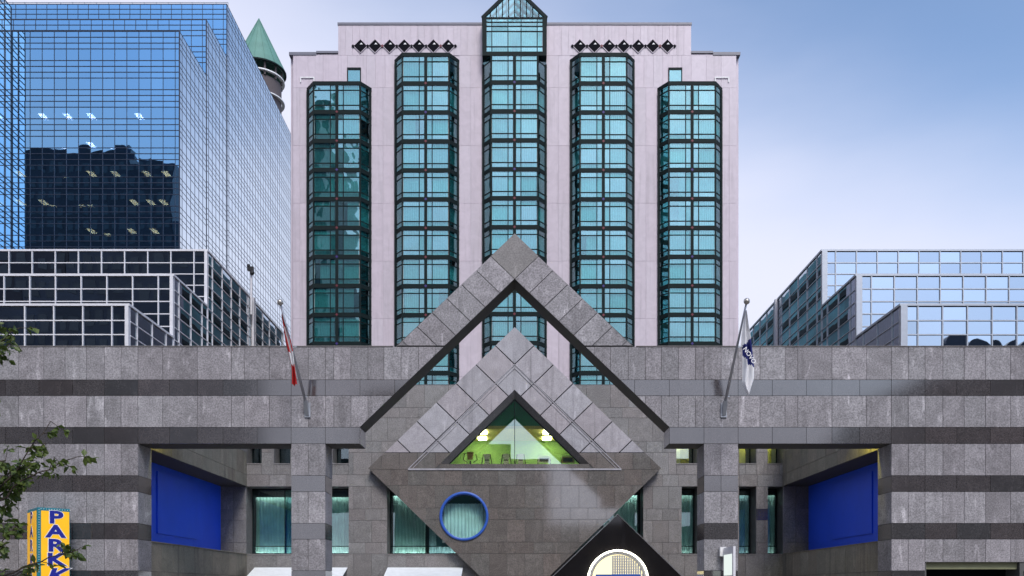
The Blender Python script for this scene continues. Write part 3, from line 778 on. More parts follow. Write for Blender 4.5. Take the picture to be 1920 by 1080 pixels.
for sg in (-1, 1):
    tri = [(0.02 * sg, GLB + 0.06), (sg * (hw_i - 0.1), GLB + 0.06), (0.02 * sg, zi - 0.1)]
    if sg < 0: tri = tri[::-1]
    MB().prism(tri, (0, yi + 0.045, 0), (1, 0, 0), (0, 0, 1), (0, -1, 0), 0.012).build('pane', 'glass_gym', gw)
# gym room
gf, gc, gy = 9.05, 12.0, 63.0
room = MB()
room.box(-6.2, 6.2, gy, gy + 0.2, gf, 14.6); room.box(-6.4, -6.2, YG + 0.05, gy + 0.2, gf, 14.6); room.box(6.2, 6.4, YG + 0.05, gy + 0.2, gf, 14.6)
room.build('gym_wall', 'gym_wall', gw)
MB().box(-6.19, 6.19, YD + 0.7, gy - 0.01, gf - 0.2, gf).build('gym_floor', 'gym_floor', gw)
MB().box(-6.19, 6.19, YG + 0.2, gy - 0.01, gc, gc + 0.2).build('gym_ceiling', 'gym_ceiling', gw)
MB().box(-6.2, 6.2, YG + 0.2, YG + 0.3, gc + 0.2, 14.3).build('gym_bulkhead', 'gym_teal', gw)
MB().box(-2.2, 2.2, YD + 0.75, YD + 0.82, 9.2, 9.26).build('bulkhead_fill', 'lamp_gym', gw)  # added fill light for the bulkhead, not a fitting of the gym
MB().box(-6.4, 6.4, YD + 0.62, gy + 0.2, 14.35, 14.5).build('gym_roof', 'slab', gw)
for (x, y) in ((-2.1, 59.2), (2.15, 59.2), (2.2, 61.6), (-2.2, 61.6)):
    b = MB().box(x - 0.28, x + 0.28, y - 0.6, y + 0.6, gc - 0.09, gc - 0.003); b.build('ceiling_lamp', 'lamp_gym', gw)
# circular window
cw = empty('round_window', (CIRC[0], YD, CIRC[1]), parent=dia)
r0 = CIRC[2]
MB().lathe([(r0 - 0.16, 0.10), (r0 - 0.16, -0.07), (r0 - 0.12, -0.10), (r0 - 0.04, -0.10), (r0, -0.07), (r0, 0.02), (r0 - 0.03, 0.5), (r0 - 0.16, 0.5), (r0 - 0.16, 0.10)], (CIRC[0], YD, CIRC[1]), 48, axis='y').build('ring', 'blue_ring', cw, smooth=True)
MB().lathe([(0.001, 0.0), (r0 - 0.15, 0.0)], (CIRC[0], YD + 0.40, CIRC[1]), 48, axis='y').build('pane', 'glass_shop', cw)
MB().box(CIRC[0] - 1.8, CIRC[0] + 1.8, YD + 1.0, YD + 1.05, CIRC[1] - 1.8, CIRC[1] + 1.8).build('room_back', 'interior_teal', cw)
drape(CIRC[0] - 1.4, CIRC[0] + 1.4, CIRC[1] - 1.6, CIRC[1] + 0.85, YD + 0.75, 13, 'pale striped curtain behind the blue ringed round window', 'drape_teal', amp=0.06)

# gym machines on the gym floor
def machine(x, y, kind, label):
    o = empty('exercise_machine', (x, y, gf), label, 'gym machine', 'gym machines in the triangular window')
    z = gf
    if kind == 'bike':
        MB().box(x - 0.25, x + 0.25, y - 0.6, y + 0.6, z, z + 0.1).bar((x, y, z), (x, y - 0.1, z + 0.9), 0.1, 0.1, up=(0, 1, 0)).build('base', 'machine_black', o)
        MB().prism([(-0.16, 0), (0.16, 0), (0.22, 0.5), (-0.22, 0.5)], (x, y - 0.2, z + 0.95), (1, 0, 0), (0, 0, 1), (0, -1, 0), 0.08).build('console', 'machine_tan', o)
        for sg in (-1, 1): MB().tube([(x + sg * 0.2, y - 0.1, z + 0.8), (x + sg * 0.45, y - 0.2, z + 0.95), (x + sg * 0.36, y - 0.4, z + 1.3)], 0.03, 6).build('handlebar', 'machine_black', o)
    elif kind == 'stepper':
        MB().box(x - 0.35, x + 0.35, y - 0.7, y + 0.7, z, z + 0.15).prism([(-0.3, 0), (0.3, 0), (0.12, 1.0), (-0.12, 1.0)], (x, y, z + 0.1), (1, 0, 0), (0, 0, 1), (0, -1, 0), 0.15).build('base', 'machine_black', o)
        MB().prism([(-0.12, 0), (0.12, 0), (0.2, 0.25), (-0.2, 0.25)], (x, y - 0.2, z + 0.7), (1, 0, 0), (0, 0, 1), (0, -1, 0), 0.1).build('shroud', 'machine_white', o)
        MB().box(x - 0.2, x + 0.2, y - 0.25, y - 0.15, z + 1.05, z + 1.4).build('console', 'machine_white', o)
        for sg in (-1, 1): MB().tube([(x + sg * 0.3, y, z + 0.2), (x + sg * 0.32, y - 0.2, z + 0.8), (x + sg * 0.22, y - 0.4, z + 1.35)], 0.03, 6).build('handlebar', 'machine_black', o)
    else:
        MB().box(x - 0.42, x + 0.42, y - 0.9, y + 0.9, z, z + 0.2).build('deck', 'machine_black', o)
        MB().prism([(-0.42, 0), (0.42, 0), (0.34, 0.34), (-0.34, 0.34)], (x, y - 0.3, z + 0.75), (1, 0, 0), (0, 0, 1), (0, -1, 0), 0.12).build('console', 'machine_white' if kind == 'tread_w' else 'machine_tan', o)
        MB().box(x - 0.3, x + 0.3, y - 0.44, y - 0.425, z + 0.8, z + 1.03).build('screen', 'machine_black', o)
        for sg in (-1, 1): MB().bar((x + sg * 0.40, y - 0.3, z + 0.15), (x + sg * 0.40, y - 0.3, z + 0.95), 0.06, 0.06, up=(0, 1, 0)).build('post', 'machine_black', o)
        MB().tube([(x - 0.42, y - 0.32, z + 1.02), (x - 0.3, y - 0.4, z + 1.16), (x + 0.3, y - 0.4, z + 1.16), (x + 0.42, y - 0.32, z + 1.02)], 0.03, 6).build('grip_bar', 'machine_white', o)
for px, kind, lab in ((882, 'bike', 'exercise bike with tan console, leftmost in the triangular window'), (913, 'stepper', 'tall black and white stepper, second from left in the triangular window'),
                      (949, 'stepper', 'small stepper with white console, left of the triangular window middle'), (976, 'stepper', 'pale stepper just right of the triangular window middle'),
                      (1020, 'tread_w', 'white treadmill right of the middle in the triangular window'), (1064, 'tread', 'tan treadmill at the right corner of the triangular window')):
    Yk = 58.3 + (0.5 if kind == 'stepper' else 0)
    machine(X(px, Yk), Yk, kind, lab)

# black polished gable with its lit disc
YK = 55.2
bgp = empty('black_gable', (X(1158, YK), YK, 0), 'polished black granite gable at the foot of the diamond wall', 'gable')
bx_, bz_ = X(1158, YK), Z(965, YK)
for sg, nm in ((-1, 'granite_slab'), (1, 'granite_slab')):
    w0 = (bz_ - 0.02) / DK
    tri = [(bx_, 0.02), (bx_ + sg * w0, 0.02), (bx_, bz_)] if sg > 0 else [(bx_ - w0, 0.02), (bx_ - 0.004, 0.02), (bx_ - 0.004, bz_)]
    MB().prism(tri, (0, YD - 0.06, 0), (1, 0, 0), (0, 0, 1), (0, -1, 0), YD - 0.06 - YK).build(nm, 'granite_black', bgp)
ed = MB()
for sg in (-1, 1): ed.bar((bx_ + sg * (bz_ + 0.03) / DK, YK + 0.06, 0.05), (bx_, YK + 0.06, bz_ + 0.045), 0.03, 0.16, up=(0, 1, 0))
ed.build('edge_trim', 'steel', bgp)
ds = empty('lit_disc_sign', (bx_, YK, Z(1088, YK) - 1.9), 'round lit disc sign with white glowing ring on the black gable', 'sign')
cz = Z(1088, YK); rr = 57.5 * YK / F
ring = [(bx_ + (rr - 0.06) * math.cos(2 * math.pi * k / 48), YK - 0.22, cz + (rr - 0.06) * math.sin(2 * math.pi * k / 48)) for k in range(49)]
MB().tube(ring, 0.055, 8, cap=False).build('glowing_ring', 'lamp_ring', ds, smooth=True)
MB().lathe([(rr - 0.30, 0.0), (rr - 0.30, -0.14), (rr - 0.16, -0.14), (rr - 0.16, 0.0)], (bx_, YK, cz), 48, axis='y').build('drum', 'steel', ds)
MB().lathe([(0.001, 0), (rr - 0.30, 0)], (bx_, YK - 0.05, cz), 48, axis='y').build('lit_face', 'lamp_face', ds)
gr = MB()
for k in range(14):
    x = bx_ - 0.35 + k * 0.14
    h = math.sqrt(max(0.0, (rr - 0.34) ** 2 - (x - bx_) ** 2))
    if h > 0.1: gr.box(x, x + 0.10, YK - 0.10, YK - 0.055, cz - h, cz + h)
for k in range(-9, 10):
    z = cz + k * 0.16; h = math.sqrt(max(0.0, (rr - 0.34) ** 2 - (z - cz) ** 2))
    if h > 0.4: gr.box(bx_ - 0.35, bx_ + h - 0.05, YK - 0.125, YK - 0.101, z, z + 0.05)
gr.build('steel_grille', 'grille_steel', ds)
MB().box(X(1116, YK), X(1200, YK), YK - 0.26, YK - 0.20, Z(1110, YK), Z(1077, YK)).build('name_board', 'blue_ring', ds)

# ------------------------------------------------------------------ hotel tower
YT = 86.0
ST = YT / F
YF = 84.85
tw_ = empty('hotel_tower', (0, YT, 0), 'lavender clad hotel tower with five columns of teal glass bay windows', 'building')
XT = 21.35
zl, zm, zh = Z(103, YT), Z(100, YT), Z(47, YT)
XA, XBm = X(1296, YT), X(1337, YT)
FT = frame_front(YT)
MB().box(-XT + 0.35, XT - 0.35, YT + 0.045, YT + 18, 0, zl - 0.05).box(-XA + 0.05, XA - 0.05, YT + 0.045, YT + 16, zl - 0.05, zh - 0.05).box(-XBm, XBm, YT + 0.05, YT + 17, zl - 0.05, zm - 0.04)\
    .build('tower_core', 'lavender_metal', tw_)
rw = MB().box(-XT + 0.5, XT - 0.5, YT + 18.1, 150, 0, 44).build('rear_wing', 'rear_teal', tw_)
rb = MB()
for k in range(14):
    for sg in (-1, 1): rb.box(min(sg * (XT - 0.5), sg * (XT - 0.35)), max(sg * (XT - 0.5), sg * (XT - 0.35)), YT + 18.1, 150, 4 + 2.9 * k, 4.7 + 2.9 * k)
rb.build('rear_band', 'frame_teal', rw)
for sg in (-1, 1):                                    # set back corner strips
    MB().box(min(sg * (XT - 0.36), sg * XT), max(sg * (XT - 0.36), sg * XT), YT + 0.5, YT + 18, 0, zl - 0.05).build('corner_strip', 'lavender_metal', tw_)
caps = MB()
caps.box(-XA - 0.05, XA + 0.05, YT - 0.06, YT + 16.1, zh, zh + 0.22)
for sg in (-1, 1):
    caps.box(min(sg * XA, sg * XBm), max(sg * XA, sg * XBm), YT - 0.06, YT + 17, zm, zm + 0.2)
    caps.box(min(sg * XBm, sg * (XT + 0.05)), max(sg * XBm, sg * (XT + 0.05)), YT - 0.06, YT + 18.05, zl - 0.03, zl + 0.25)
caps.build('parapet_cap', 'cap_metal', tw_)
BAYX = [X(p, YT) for p in (636.0, 800.4, 964.7, 1129.1, 1293.4)]
HB = 3.06
jrows = [Z(p, YT) for p in (164.5, 273, 381, 489.5, 597.5, 706)] + [16.0]
def wallpanels(x0, x1, z0, z1, step=0.69):
    n = max(1, round((x1 - x0) / step))
    for k in range(n):
        a, b = x0 + (x1 - x0) * k / n, x0 + (x1 - x0) * (k + 1) / n
        slab_piece('metal_panel', rect(a, b, z0, z1), FT, 'lavender_metal', tw_, jit=0.003)
strips = [(-XT + 0.33, BAYX[0] - HB)] + [(BAYX[i] + HB, BAYX[i + 1] - HB) for i in range(4)] + [(BAYX[4] + HB, XT - 0.33)]
for i, (a, b) in enumerate(strips):
    top = jrows[0]
    for z1, z0 in zip(jrows[:-1], jrows[1:]): wallpanels(a, b, z0, z1, 1.08 if i in (1, 2, 3, 4) else 0.85)
zbay_side, zbay_mid = Z(150, YT) , Z(97, YT)
wallpanels(-XT + 0.33, -XA, jrows[0], zl - 0.03, 1.4); wallpanels(XA, XT - 0.33, jrows[0], zl - 0.03, 1.4)
zq = zl - 0.6
wallpanels(-XA, BAYX[2] - HB, Z(104, YT), zh, 0.69); wallpanels(BAYX[2] + HB, XA, Z(104, YT), zh, 0.69)
for a, b in ((-XA, BAYX[1] - HB), (BAYX[1] + HB, BAYX[2] - HB), (BAYX[2] + HB, BAYX[3] - HB), (BAYX[3] + HB, XA)):
    wallpanels(a, b, jrows[0], Z(104, YT), 0.92)
# black diamond vents
for sg in (-1, 1):
    for k in range(7):
        px = (676 + 27.35 * k) if sg < 0 else (1087 + 27.35 * k)
        x, z = X(px, YT), Z(87, YT); h = 12.4 * ST
        v = MB().prism([(-h, 0), (0, -h), (h, 0), (0, h)], (x, YT + 0.0, z), (1, 0, 0), (0, 0, 1), (0, -1, 0), 0.05)
        vo = v.build('diamond_vent', 'black_louvre', tw_)
        t_ = 2.9 * ST; zz = z + 3.2 * ST
        MB().prism([(-t_, 0), (t_, 0), (0, t_ * 1.1)], (x + 0.08, YT - 0.05, zz), (1, 0, 0), (0, 0, 1), (0, -1, 0), 0.02).build('white_flap', 'white_paint', vo)
        rim = MB(); h2 = h + 0.03
        for q0, q1 in (((-h2, 0), (0, h2)), ((0, h2), (h2, 0)), ((h2, 0), (0, -h2)), ((0, -h2), (-h2, 0))):
            rim.bar((x + q0[0], YT - 0.04, z + q0[1]), (x + q1[0], YT - 0.04, z + q1[1]), 0.05, 0.09, up=(0, 1, 0))
        rim.build('vent_rim', 'lavender_metal', vo)
    for k in range(8):
        px = (676 - 13.7 + 27.35 * k) if sg < 0 else (1087 - 13.7 + 27.35 * k)
        x, z = X(px, YT), Z(87, YT); h = 3.0 * ST
        MB().prism([(-h, 0), (0, -h), (h, 0), (0, h)], (x, YT - 0.01, z), (1, 0, 0), (0, 0, 1), (0, -1, 0), 0.10).build('small_diamond', 'maroon' if k in (2, 6) else 'black_louvre', tw_)
# small windows beside the outer bays
for sg in (-1, 1):
    xa, xb = sorted((X(CX + sg * (965 - 651), YT), X(CX + sg * (965 - 677), YT)))
    sw2 = empty('small_window', ((xa + xb) / 2, YT, Z(152, YT)), parent=tw_)
    MB().box(xa, xb, YT - 0.10, YT - 0.02, Z(132, YT), Z(127.5, YT)).box(xa, xa + 0.1, YT - 0.08, YT - 0.02, Z(153, YT), Z(132, YT)).box(xb - 0.1, xb, YT - 0.08, YT - 0.02, Z(153, YT), Z(132, YT)).build('frame', 'frame_teal', sw2)
    MB().box(xa + 0.1, xb - 0.1, YT - 0.055, YT - 0.05, Z(153, YT), Z(132, YT)).build('pane', 'glass_hotel', sw2)
    MB().box(xa + 0.1, xb - 0.1, YT - 0.03, YT - 0.01, Z(153, YT), Z(132, YT)).build('blind', 'sheer', sw2)
    # little service bracket
    xa, xb = sorted((X(CX + sg * (965 - 563), YT), X(CX + sg * (965 - 590), YT))); za = Z(147, YT)
    MB().box(xa, xb, YT - 0.10, YT - 0.06, za, za + 0.10).box(xa, xa + 0.1, YT - 0.09, YT - 0.05, za - 0.4, za).box(xb - 0.1, xb, YT - 0.09, YT - 0.05, za - 0.4, za).build('wall_bracket', 'white_paint', tw_)

# bay windows: shared pieces
FH = 54.3 * YF / F                    # storey height
pxm = YF / F
W2 = 44.0 * pxm                       # half width of the front face
def u(px): return px * pxm
ZL = [u(v) for v in (0.7, 8.6, 10.6, 36.5, 38.9, 45.8)]       # from the storey's top of glass down: lite rows
rows3 = [(ZL[0], ZL[1]), (ZL[2], ZL[3]), (ZL[4], ZL[5])]
XL_ = [(-W2 + u(2.3), -W2 + u(31)), (-W2 + u(32.8), -u(3.0)), (u(3.0), W2 - u(32.8)), (W2 - u(31), W2 - u(2.3))]
side_v = Vector((HB - W2, YT - YF, 0)); side_len = side_v.length; side_ang = math.atan2(side_v.y, side_v.x)
pane_meshes = {}
def pane_mesh(wd, ht, m):
    k = (round(wd, 3), round(ht, 3), m)
    if k not in pane_meshes:
        pane_meshes[k] = MB().box(-wd / 2, wd / 2, -0.006, 0.006, -ht / 2, ht / 2).mesh('pane', m)
    return pane_meshes[k]
sheer_meshes = []
for v in range(7):
    random.seed(100 + v)
    wd = 1.0
    b = MB(); nx = 60; gapx = (0, 0.08, -0.06, 0.0, 0.16, 0.55, -0.9)[v]
    vv = []; h = ZL[5] - ZL[0] - 0.05
    for k in (0, 1):
        for i in range(nx + 1):
            tx = i / nx
            vv.append((-W2 / 2 + 0.08 + (W2 - 0.16 - abs(gapx)) * tx + (gapx if gapx > 0 else 0), 0.05 * math.sin(tx * 2 * math.pi * 9 + 0.9 * math.sin(7 * tx + v)) * (0.4 + 0.6 * abs(math.sin(5 * tx + v))), -h / 2 + h * k))
    b.idx(vv, [(i, i + 1, nx + 2 + i, nx + 1 + i) for i in range(nx)])
    sheer_meshes.append(b.mesh('curtain', 'sheer', smooth=True))
ws_ = side_len - 0.22
b = MB(); vv = []
for k in (0, 1):
    for i in range(31): vv.append((-ws_ / 2 + ws_ * i / 30, 0.03 * math.sin(i * 1.3), -h / 2 + h * k))
b.idx(vv, [(i, i + 1, 32 + i, 31 + i) for i in range(30)]); sheer_side = b.mesh('curtain', 'sheer', smooth=True)
orn = {q: MB().prism([(-0.14, 0), (0, -0.14), (0.14, 0), (0, 0.14)], (0, 0.0, 0), (1, 0, 0), (0, 0, 1), (0, -1, 0), 0.03).mesh('ornament', q) for q in ('maroon', 'violet')}
random.seed(21)
def bay(xc, ztop, nfl, cap=True):
    bo = empty('bay_window', (xc, YF, ztop - nfl * FH), parent=tw_)
    f = MB()
    def band(z0, z1, pr=0.0):
        """a band that follows the bay's plan"""
        w2, hb, yf = W2 + pr * 0.5, HB + pr * 0.6, YF - pr
        pl = [(xc - hb, YT - 0.01), (xc - w2, yf), (xc + w2, yf), (xc + hb, YT - 0.01)]
        k = 4; lo = [(a, b_, z0) for a, b_ in pl]; hi = [(a, b_, z1) for a, b_ in pl]
        f.idx(lo + hi, [(3, 2, 1, 0), (4, 5, 6, 7), (0, 1, 5, 4), (1, 2, 6, 5), (2, 3, 7, 6)])
    zg = ztop - (u(7.0) if cap else 0)             # top of the first storey's glass
    if cap: band(zg + 0.0, ztop, 0.04)
    for k in range(nfl):
        zt_ = zg - k * FH
        band(zt_ - FH, zt_ - u(46.5), 0.03)
        # bars of the front
        for q0, q1 in ((ZL[1], ZL[2]), (ZL[3], ZL[4])):
            zc = zt_ - (q0 + q1) / 2
            f.box(xc - W2, xc + W2, YF - 0.02, YF + 0.05, zc - 0.042, zc + 0.042)
            for sg in (-1, 1):
                f.bar((xc + sg * W2, YF + 0.01, zc), (xc + sg * HB, YT, zc), 0.07, 0.08)
    zlo = zg - nfl * FH
    for q in (-W2 + u(31.9), W2 - u(31.9)): f.box(xc + q - 0.038, xc + q + 0.038, YF - 0.015, YF + 0.05, zlo, zg)
    f.box(xc - u(2.7), xc + u(2.7), YF - 0.035, YF + 0.06, zlo, zg)
    for sg in (-1, 1):
        f.box(xc + sg * W2 - 0.06, xc + sg * W2 + 0.06, YF - 0.025, YF + 0.09, zlo, zg)
        f.box(min(xc + sg * HB, xc + sg * (HB - 0.17)), max(xc + sg * HB, xc + sg * (HB - 0.17)), YT - 0.22, YT - 0.008, zlo, ztop - 0.3)
    f.build('bay_frame', 'frame_teal', bo)
    MB().box(xc - HB + 0.2, xc + HB - 0.2, YT - 0.035, YT - 0.015, zlo, zg).build('room_back', 'interior_dark', bo)
    for k in range(nfl):
        zt_ = zg - k * FH
        for (z0, z1) in rows3:
            for (xa, xb) in XL_:
                link('pane', pane_mesh(xb - xa, z1 - z0, 'glass_hotel'), None, bo, (xc + (xa + xb) / 2, YF + 0.03, zt_ - (z0 + z1) / 2), (R(random.gauss(0, 0.4)), 0, R(random.gauss(0, 0.4))))
            for sg in (-1, 1):
                mid = Vector((xc + sg * (W2 + HB) / 2, (YF + YT) / 2 + 0.02, zt_ - (z0 + z1) / 2))
                link('pane', pane_mesh(side_len - 0.14, z1 - z0, 'glass_hotel'), None, bo, mid, (R(random.uniform(-0.25, 0.25)), 0, sg * side_ang + R(random.uniform(-0.25, 0.25))))
        zc = zt_ - (ZL[0] + ZL[5]) / 2
        for sg in (-1, 1):
            link('curtain', random.choice(sheer_meshes[:5] * 4 + sheer_meshes[5:] * 2), None, bo, (xc + sg * W2 / 2, YF + 0.17, zc), (0, 0, 0 if random.random() < 0.5 else math.pi))
            if random.random() < 0.75:
                mid = Vector((xc + sg * ((W2 + HB) / 2 - 0.16), (YF + YT) / 2 + 0.10, zc))
                link('curtain', sheer_side, None, bo, mid, (0, 0, sg * side_ang))
        link('ornament', orn['maroon' if (k + int(abs(xc))) % 3 else 'violet'], None, bo, (xc, YF - 0.036, zt_ - u(50.3)))
    return bo
zt_side, zt_mid = Z(152.6, YF), Z(99, YF)
bay(BAYX[0], zt_side, 10); bay(BAYX[4], zt_side, 10)
bay(BAYX[1], zt_mid, 12); bay(BAYX[3], zt_mid, 12)
zt_c = Z(104, YF)
bay(BAYX[2], zt_c, 11, cap=False)
# lantern box and glazed gable over the middle bay
xc = BAYX[2]
lan = empty('glazed_lantern', (xc, YF, zt_c), parent=tw_)
hb = 60.3 * pxm
ze = Z(33, YF); kz = 0.967
f = MB()
f.box(xc - hb, xc + hb, YF - 0.03, YT + 2, zt_c - 0.02, Z(97, YF))
for sg in (-1, 1): f.box(min(xc + sg * hb, xc + sg * (hb - u(7.5))), max(xc + sg * hb, xc + sg * (hb - u(7.5))), YF - 0.03, YF + 0.15, Z(97, YF), ze)
f.box(xc - hb + u(7.5), xc + hb - u(7.5), YF - 0.02, YF + 0.1, ze - 0.12, ze + 0.04)
zr = [Z(p, YF) for p in (41.5, 49.3, 58.8, 87.5)]
for z in zr: f.box(xc - hb + u(7.5), xc + hb - u(7.5), YF - 0.015, YF + 0.06, z - 0.045, z + 0.045)
mull = [-u(42.5), -u(12.3), u(12.3), u(42.5)]
for q in mull: f.box(xc + q - 0.04, xc + q + 0.04, YF - 0.012, YF + 0.065, Z(97, YF), ze - 0.12)
f.build('lantern_frame', 'frame_teal', lan)
xs = [-hb + u(7.5)] + mull + [hb - u(7.5)]; zs = [Z(97, YF)] + zr[::-1] + [ze - 0.12]
for a, b_ in zip(xs[:-1], xs[1:]):
    for z0, z1 in zip(zs[:-1], zs[1:]):
        link('pane', pane_mesh(b_ - a - 0.07, z1 - z0 - 0.08, 'glass_hotel'), None, lan, (xc + (a + b_) / 2, YF + 0.03, (z0 + z1) / 2), (R(random.uniform(-0.2, 0.2)), 0, R(random.uniform(-0.2, 0.2))))
for sg in (-1, 1):
    wdt = hb - u(7.5) - 0.35
    o = pleats(xc + min(sg * 0.3, sg * (0.3 + wdt)), xc + max(sg * 0.3, sg * (0.3 + wdt)), Z(97, YF) + 0.05, Z(51, YF), YF + 0.35, 0.05, 14, nz=2).build('curtain', 'sheer', lan, smooth=True)
MB().box(xc - hb + 0.02, xc + hb - 0.02, YT + 0.3, YT + 0.35, zt_c, ze).build('lantern_back', 'interior_teal', lan)
zp = ze + hb * kz
rf = MB()
for sg in (-1, 1):
    rf.bar((xc + sg * hb, YF + 0.06, ze), (xc, YF + 0.06, zp), 0.30, 0.2, up=(0, 1, 0))
    for yy in (YF + 1.2, YF + 2.4, YF + 3.6, YF + 4.8):
        rf.bar((xc + sg * hb, yy, ze), (xc, yy, zp), 0.16, 0.14, up=(0, 1, 0))
    for kx in (0.0, 0.25, 0.5, 0.75):
        xx = xc + sg * hb * (1 - kx); zz = ze + hb * kz * kx
        rf.bar((xx, YF, zz), (xx, YF + 4.9, zz), 0.12, 0.12)
    for q in (0.0, 11.0, 22.5, 34.0, 45.5):
        if q == 0 and sg < 0: continue
        xx = xc + sg * u(q); rf.bar((xx, YF + 0.05, ze), (xx, YF + 0.05, ze + (hb - u(q)) * kz), 0.10, 0.08, up=(0, 1, 0))
rf.build('gable_frame', 'frame_teal', lan)
for sg in (-1, 1):
    q = [(xc, YF + 0.07, ze), (xc + sg * (hb - 0.2), YF + 0.07, ze), (xc, YF + 0.07, zp - 0.2)]
    MB().face(q if sg > 0 else q[::-1]).build('gable_pane', 'glass_hotel', lan)
    q = [(xc + sg * hb, YF + 0.1, ze + 0.1), (xc + sg * hb, YF + 4.8, ze + 0.1), (xc, YF + 4.8, zp + 0.08), (xc, YF + 0.1, zp + 0.08)]
    MB().face(q).build('roof_pane', 'glass_hotel', lan)

# ------------------------------------------------------------------ stepped glass office tower, far left
YO = [117.0, 127.2, 136.3]
XO = -43.25
ZO = [Z(59, YO[0]), Z(37, YO[1]), Z(8, YO[2])]
off_ = empty('office_tower', (XO, YO[0], 0), 'tall blue mirror glass office tower with stepped roof, left of the hotel', 'building')
MOD = 1.56; FLO = 54.6 * YO[0] / F
LITES = [0.20 * FLO, 0.20 * FLO, 0.20 * FLO, 0.40 * FLO]
def zrows(ztop, zmin):
    out = []; z = ztop; k = 0
    while z > zmin:
        out.append((z - LITES[k % 4], z, k % 4)); z -= LITES[k % 4]; k += 1
    return out
XLEFT = -80.0
cnt = 0
om = MB(); rest = MB(); restside = MB()
tg = 0.035
for ti in range(3):
    y = YO[ti]
    zmin = Z(478, y) if ti == 0 else ZO[ti - 1] - (14 if ti == 1 else 16)
    rws = zrows(ZO[ti], zmin)
    xs = [XO - 0.55]
    while xs[-1] > XLEFT: xs.append(xs[-1] - MOD)
    xs = [XO] + xs
    for (z0, z1, k) in rws:
        om.box(XLEFT, XO, y - 0.05, y + 0.05, z1 - 0.04, z1 + 0.04)
        for b_, a in zip(xs[:-1], xs[1:]):
            if a < (-67.5 if ti == 0 else -79.0): continue
            if ti == 0 and cnt < 300 and (k == 3 or b_ - a > 1) and z1 > Z(420, y):
                cnt += 1
                link('pane', pane_mesh(b_ - a - 0.06, z1 - z0 - 0.06, 'glass_office'), None, off_, ((a + b_) / 2, y, (z0 + z1) / 2), (R(random.gauss(0, 0.10)), 0, R(random.gauss(0, 0.10))))
            else:
                rest.box(a + 0.03, b_ - 0.03, y - 0.006, y + 0.006, z0 + 0.03, z1 - 0.03)
    for x in xs: om.box(x - 0.036, x + 0.036, y - 0.045, y + 0.045, zmin - 2, ZO[ti] + 0.02)
    # side facing the hotel
    y1 = YO[ti + 1] if ti < 2 else 205.0
    ys = [y]
    step = 1.56
    ys.append(y + 0.9)
    while ys[-1] < y1 - 0.3: ys.append(min(y1, ys[-1] + step))
    zmin2 = 22.0
    for (z0, z1, k) in zrows(ZO[ti], zmin2):
        om.box(XO - 0.04, XO + 0.03, y, y1, z1 - 0.035, z1 + 0.035)
        restside.box(XO - 0.006, XO + 0.006, y + 0.05, y1, z0 + 0.03, z1 - 0.03)
    for yy in ys[1:]: om.box(XO - 0.045, XO + 0.03, yy - 0.04, yy + 0.04, zmin2, ZO[ti])
    om.box(XO - 0.08, XO + 0.06, y - 0.06, y + 0.08, zmin2, ZO[ti])
om.build('mullion_grid', 'frame_navy', off_)
tag(rest.build('pane_remainder', 'glass_office', off_), kind='stuff')
tag(restside.build('side_pane_remainder', 'glass_office_side', off_), kind='stuff')
ic = MB()
for ti in range(3):
    y1 = YO[ti + 1] if ti < 2 else 205.0
    ic.box(XLEFT, XO - 0.6, YO[ti] + (6.0 if ti == 0 else 0.6), y1 + (6.0 if ti == 0 else 0.0), 0, ZO[ti] - 0.3)
ic.build('tower_core', 'interior_dark', off_)
sl = MB()
z = ZO[0]
while z > Z(480, YO[0]) - 4:
    sl.box(XLEFT, XO - 0.1, YO[0] + 0.1, YO[0] + 6.0, z - 0.62 * FLO + 0.05, z - 0.05); z -= FLO
sl.build('floor_slab', 'interior_dark', off_)
rl = MB()
for k in range(19): rl.box(X(20 + 22.5 * k, YO[2]), X(20 + 22.5 * k, YO[2]) + 0.08, YO[2] + 0.5, YO[2] + 0.58, ZO[2] - 0.2, ZO[2] + 0.62)
rl.box(XLEFT, XO, YO[2] + 0.5, YO[2] + 0.58, ZO[2] + 0.55, ZO[2] + 0.66); rl.build('roof_rail', 'frame_alu', off_)
# office ceiling lamps
yl_ = YO[0] + 2.2
def ceil_z(py):
    zz = Z(py, yl_); k = round((ZO[0] - 0.62 * FLO - zz) / FLO); return ZO[0] - 0.62 * FLO - k * FLO + 0.0
lm = MB().box(-0.36, 0.36, -0.8, 0.8, -0.03, 0.0)
lam = {True: lm.mesh('ceiling_lamp', 'lamp_white'), False: lm.mesh('ceiling_lamp', 'lamp_office')}
for py, pxs in ((208, (38, 82, 128, 172, 217, 262, 307)), (262, (127, 172, 217)), (318, (38, 127, 172, 217, 276, 312)), (372, (38, 82, 104, 157, 173, 252, 283, 307)), (428, (172, 205, 247, 290))):
    for px in pxs:
        yy = yl_ + random.choice((0, 0, 1.6)); link('ceiling_lamp', lam[py < 300], None, off_, (X(px, yy), yy, ceil_z(py)))

# neighbouring glass tower at the very left edge
XN, YN1 = -64.9, 116.9
nb = empty('corner_glass_tower', (XN, YN1, 0), 'sliver of blue mirror glass tower at the left edge of the picture', 'building')
zn = Z(14, YN1)
MB().box(XN - 14, XN - 0.3, 113.9, YN1 - 0.1, 0, zn - 0.2).build('tower_core', 'interior_dark', nb)
g_ = MB(); ng = 0
yy_ = [YN1 - 0.1 - 1.5 * k for k in range(3)]
zz_ = zrows(zn, 30)
for z0, z1, k in zz_:
    g_.box(XN - 0.05, XN + 0.05, 113.75, YN1, z1 - 0.05, z1 + 0.05)
    for ia, (a, b_) in enumerate(zip(yy_[1:], yy_[:-1])):
        if ia > 2: continue
        pm = pane_mesh(1.44, z1 - z0 - 0.06, 'glass_office_side'); link('pane', pm, None, nb, (XN, (a + b_) / 2, (z0 + z1) / 2), (0, 0, R(90 + random.uniform(-0.1, 0.1))))
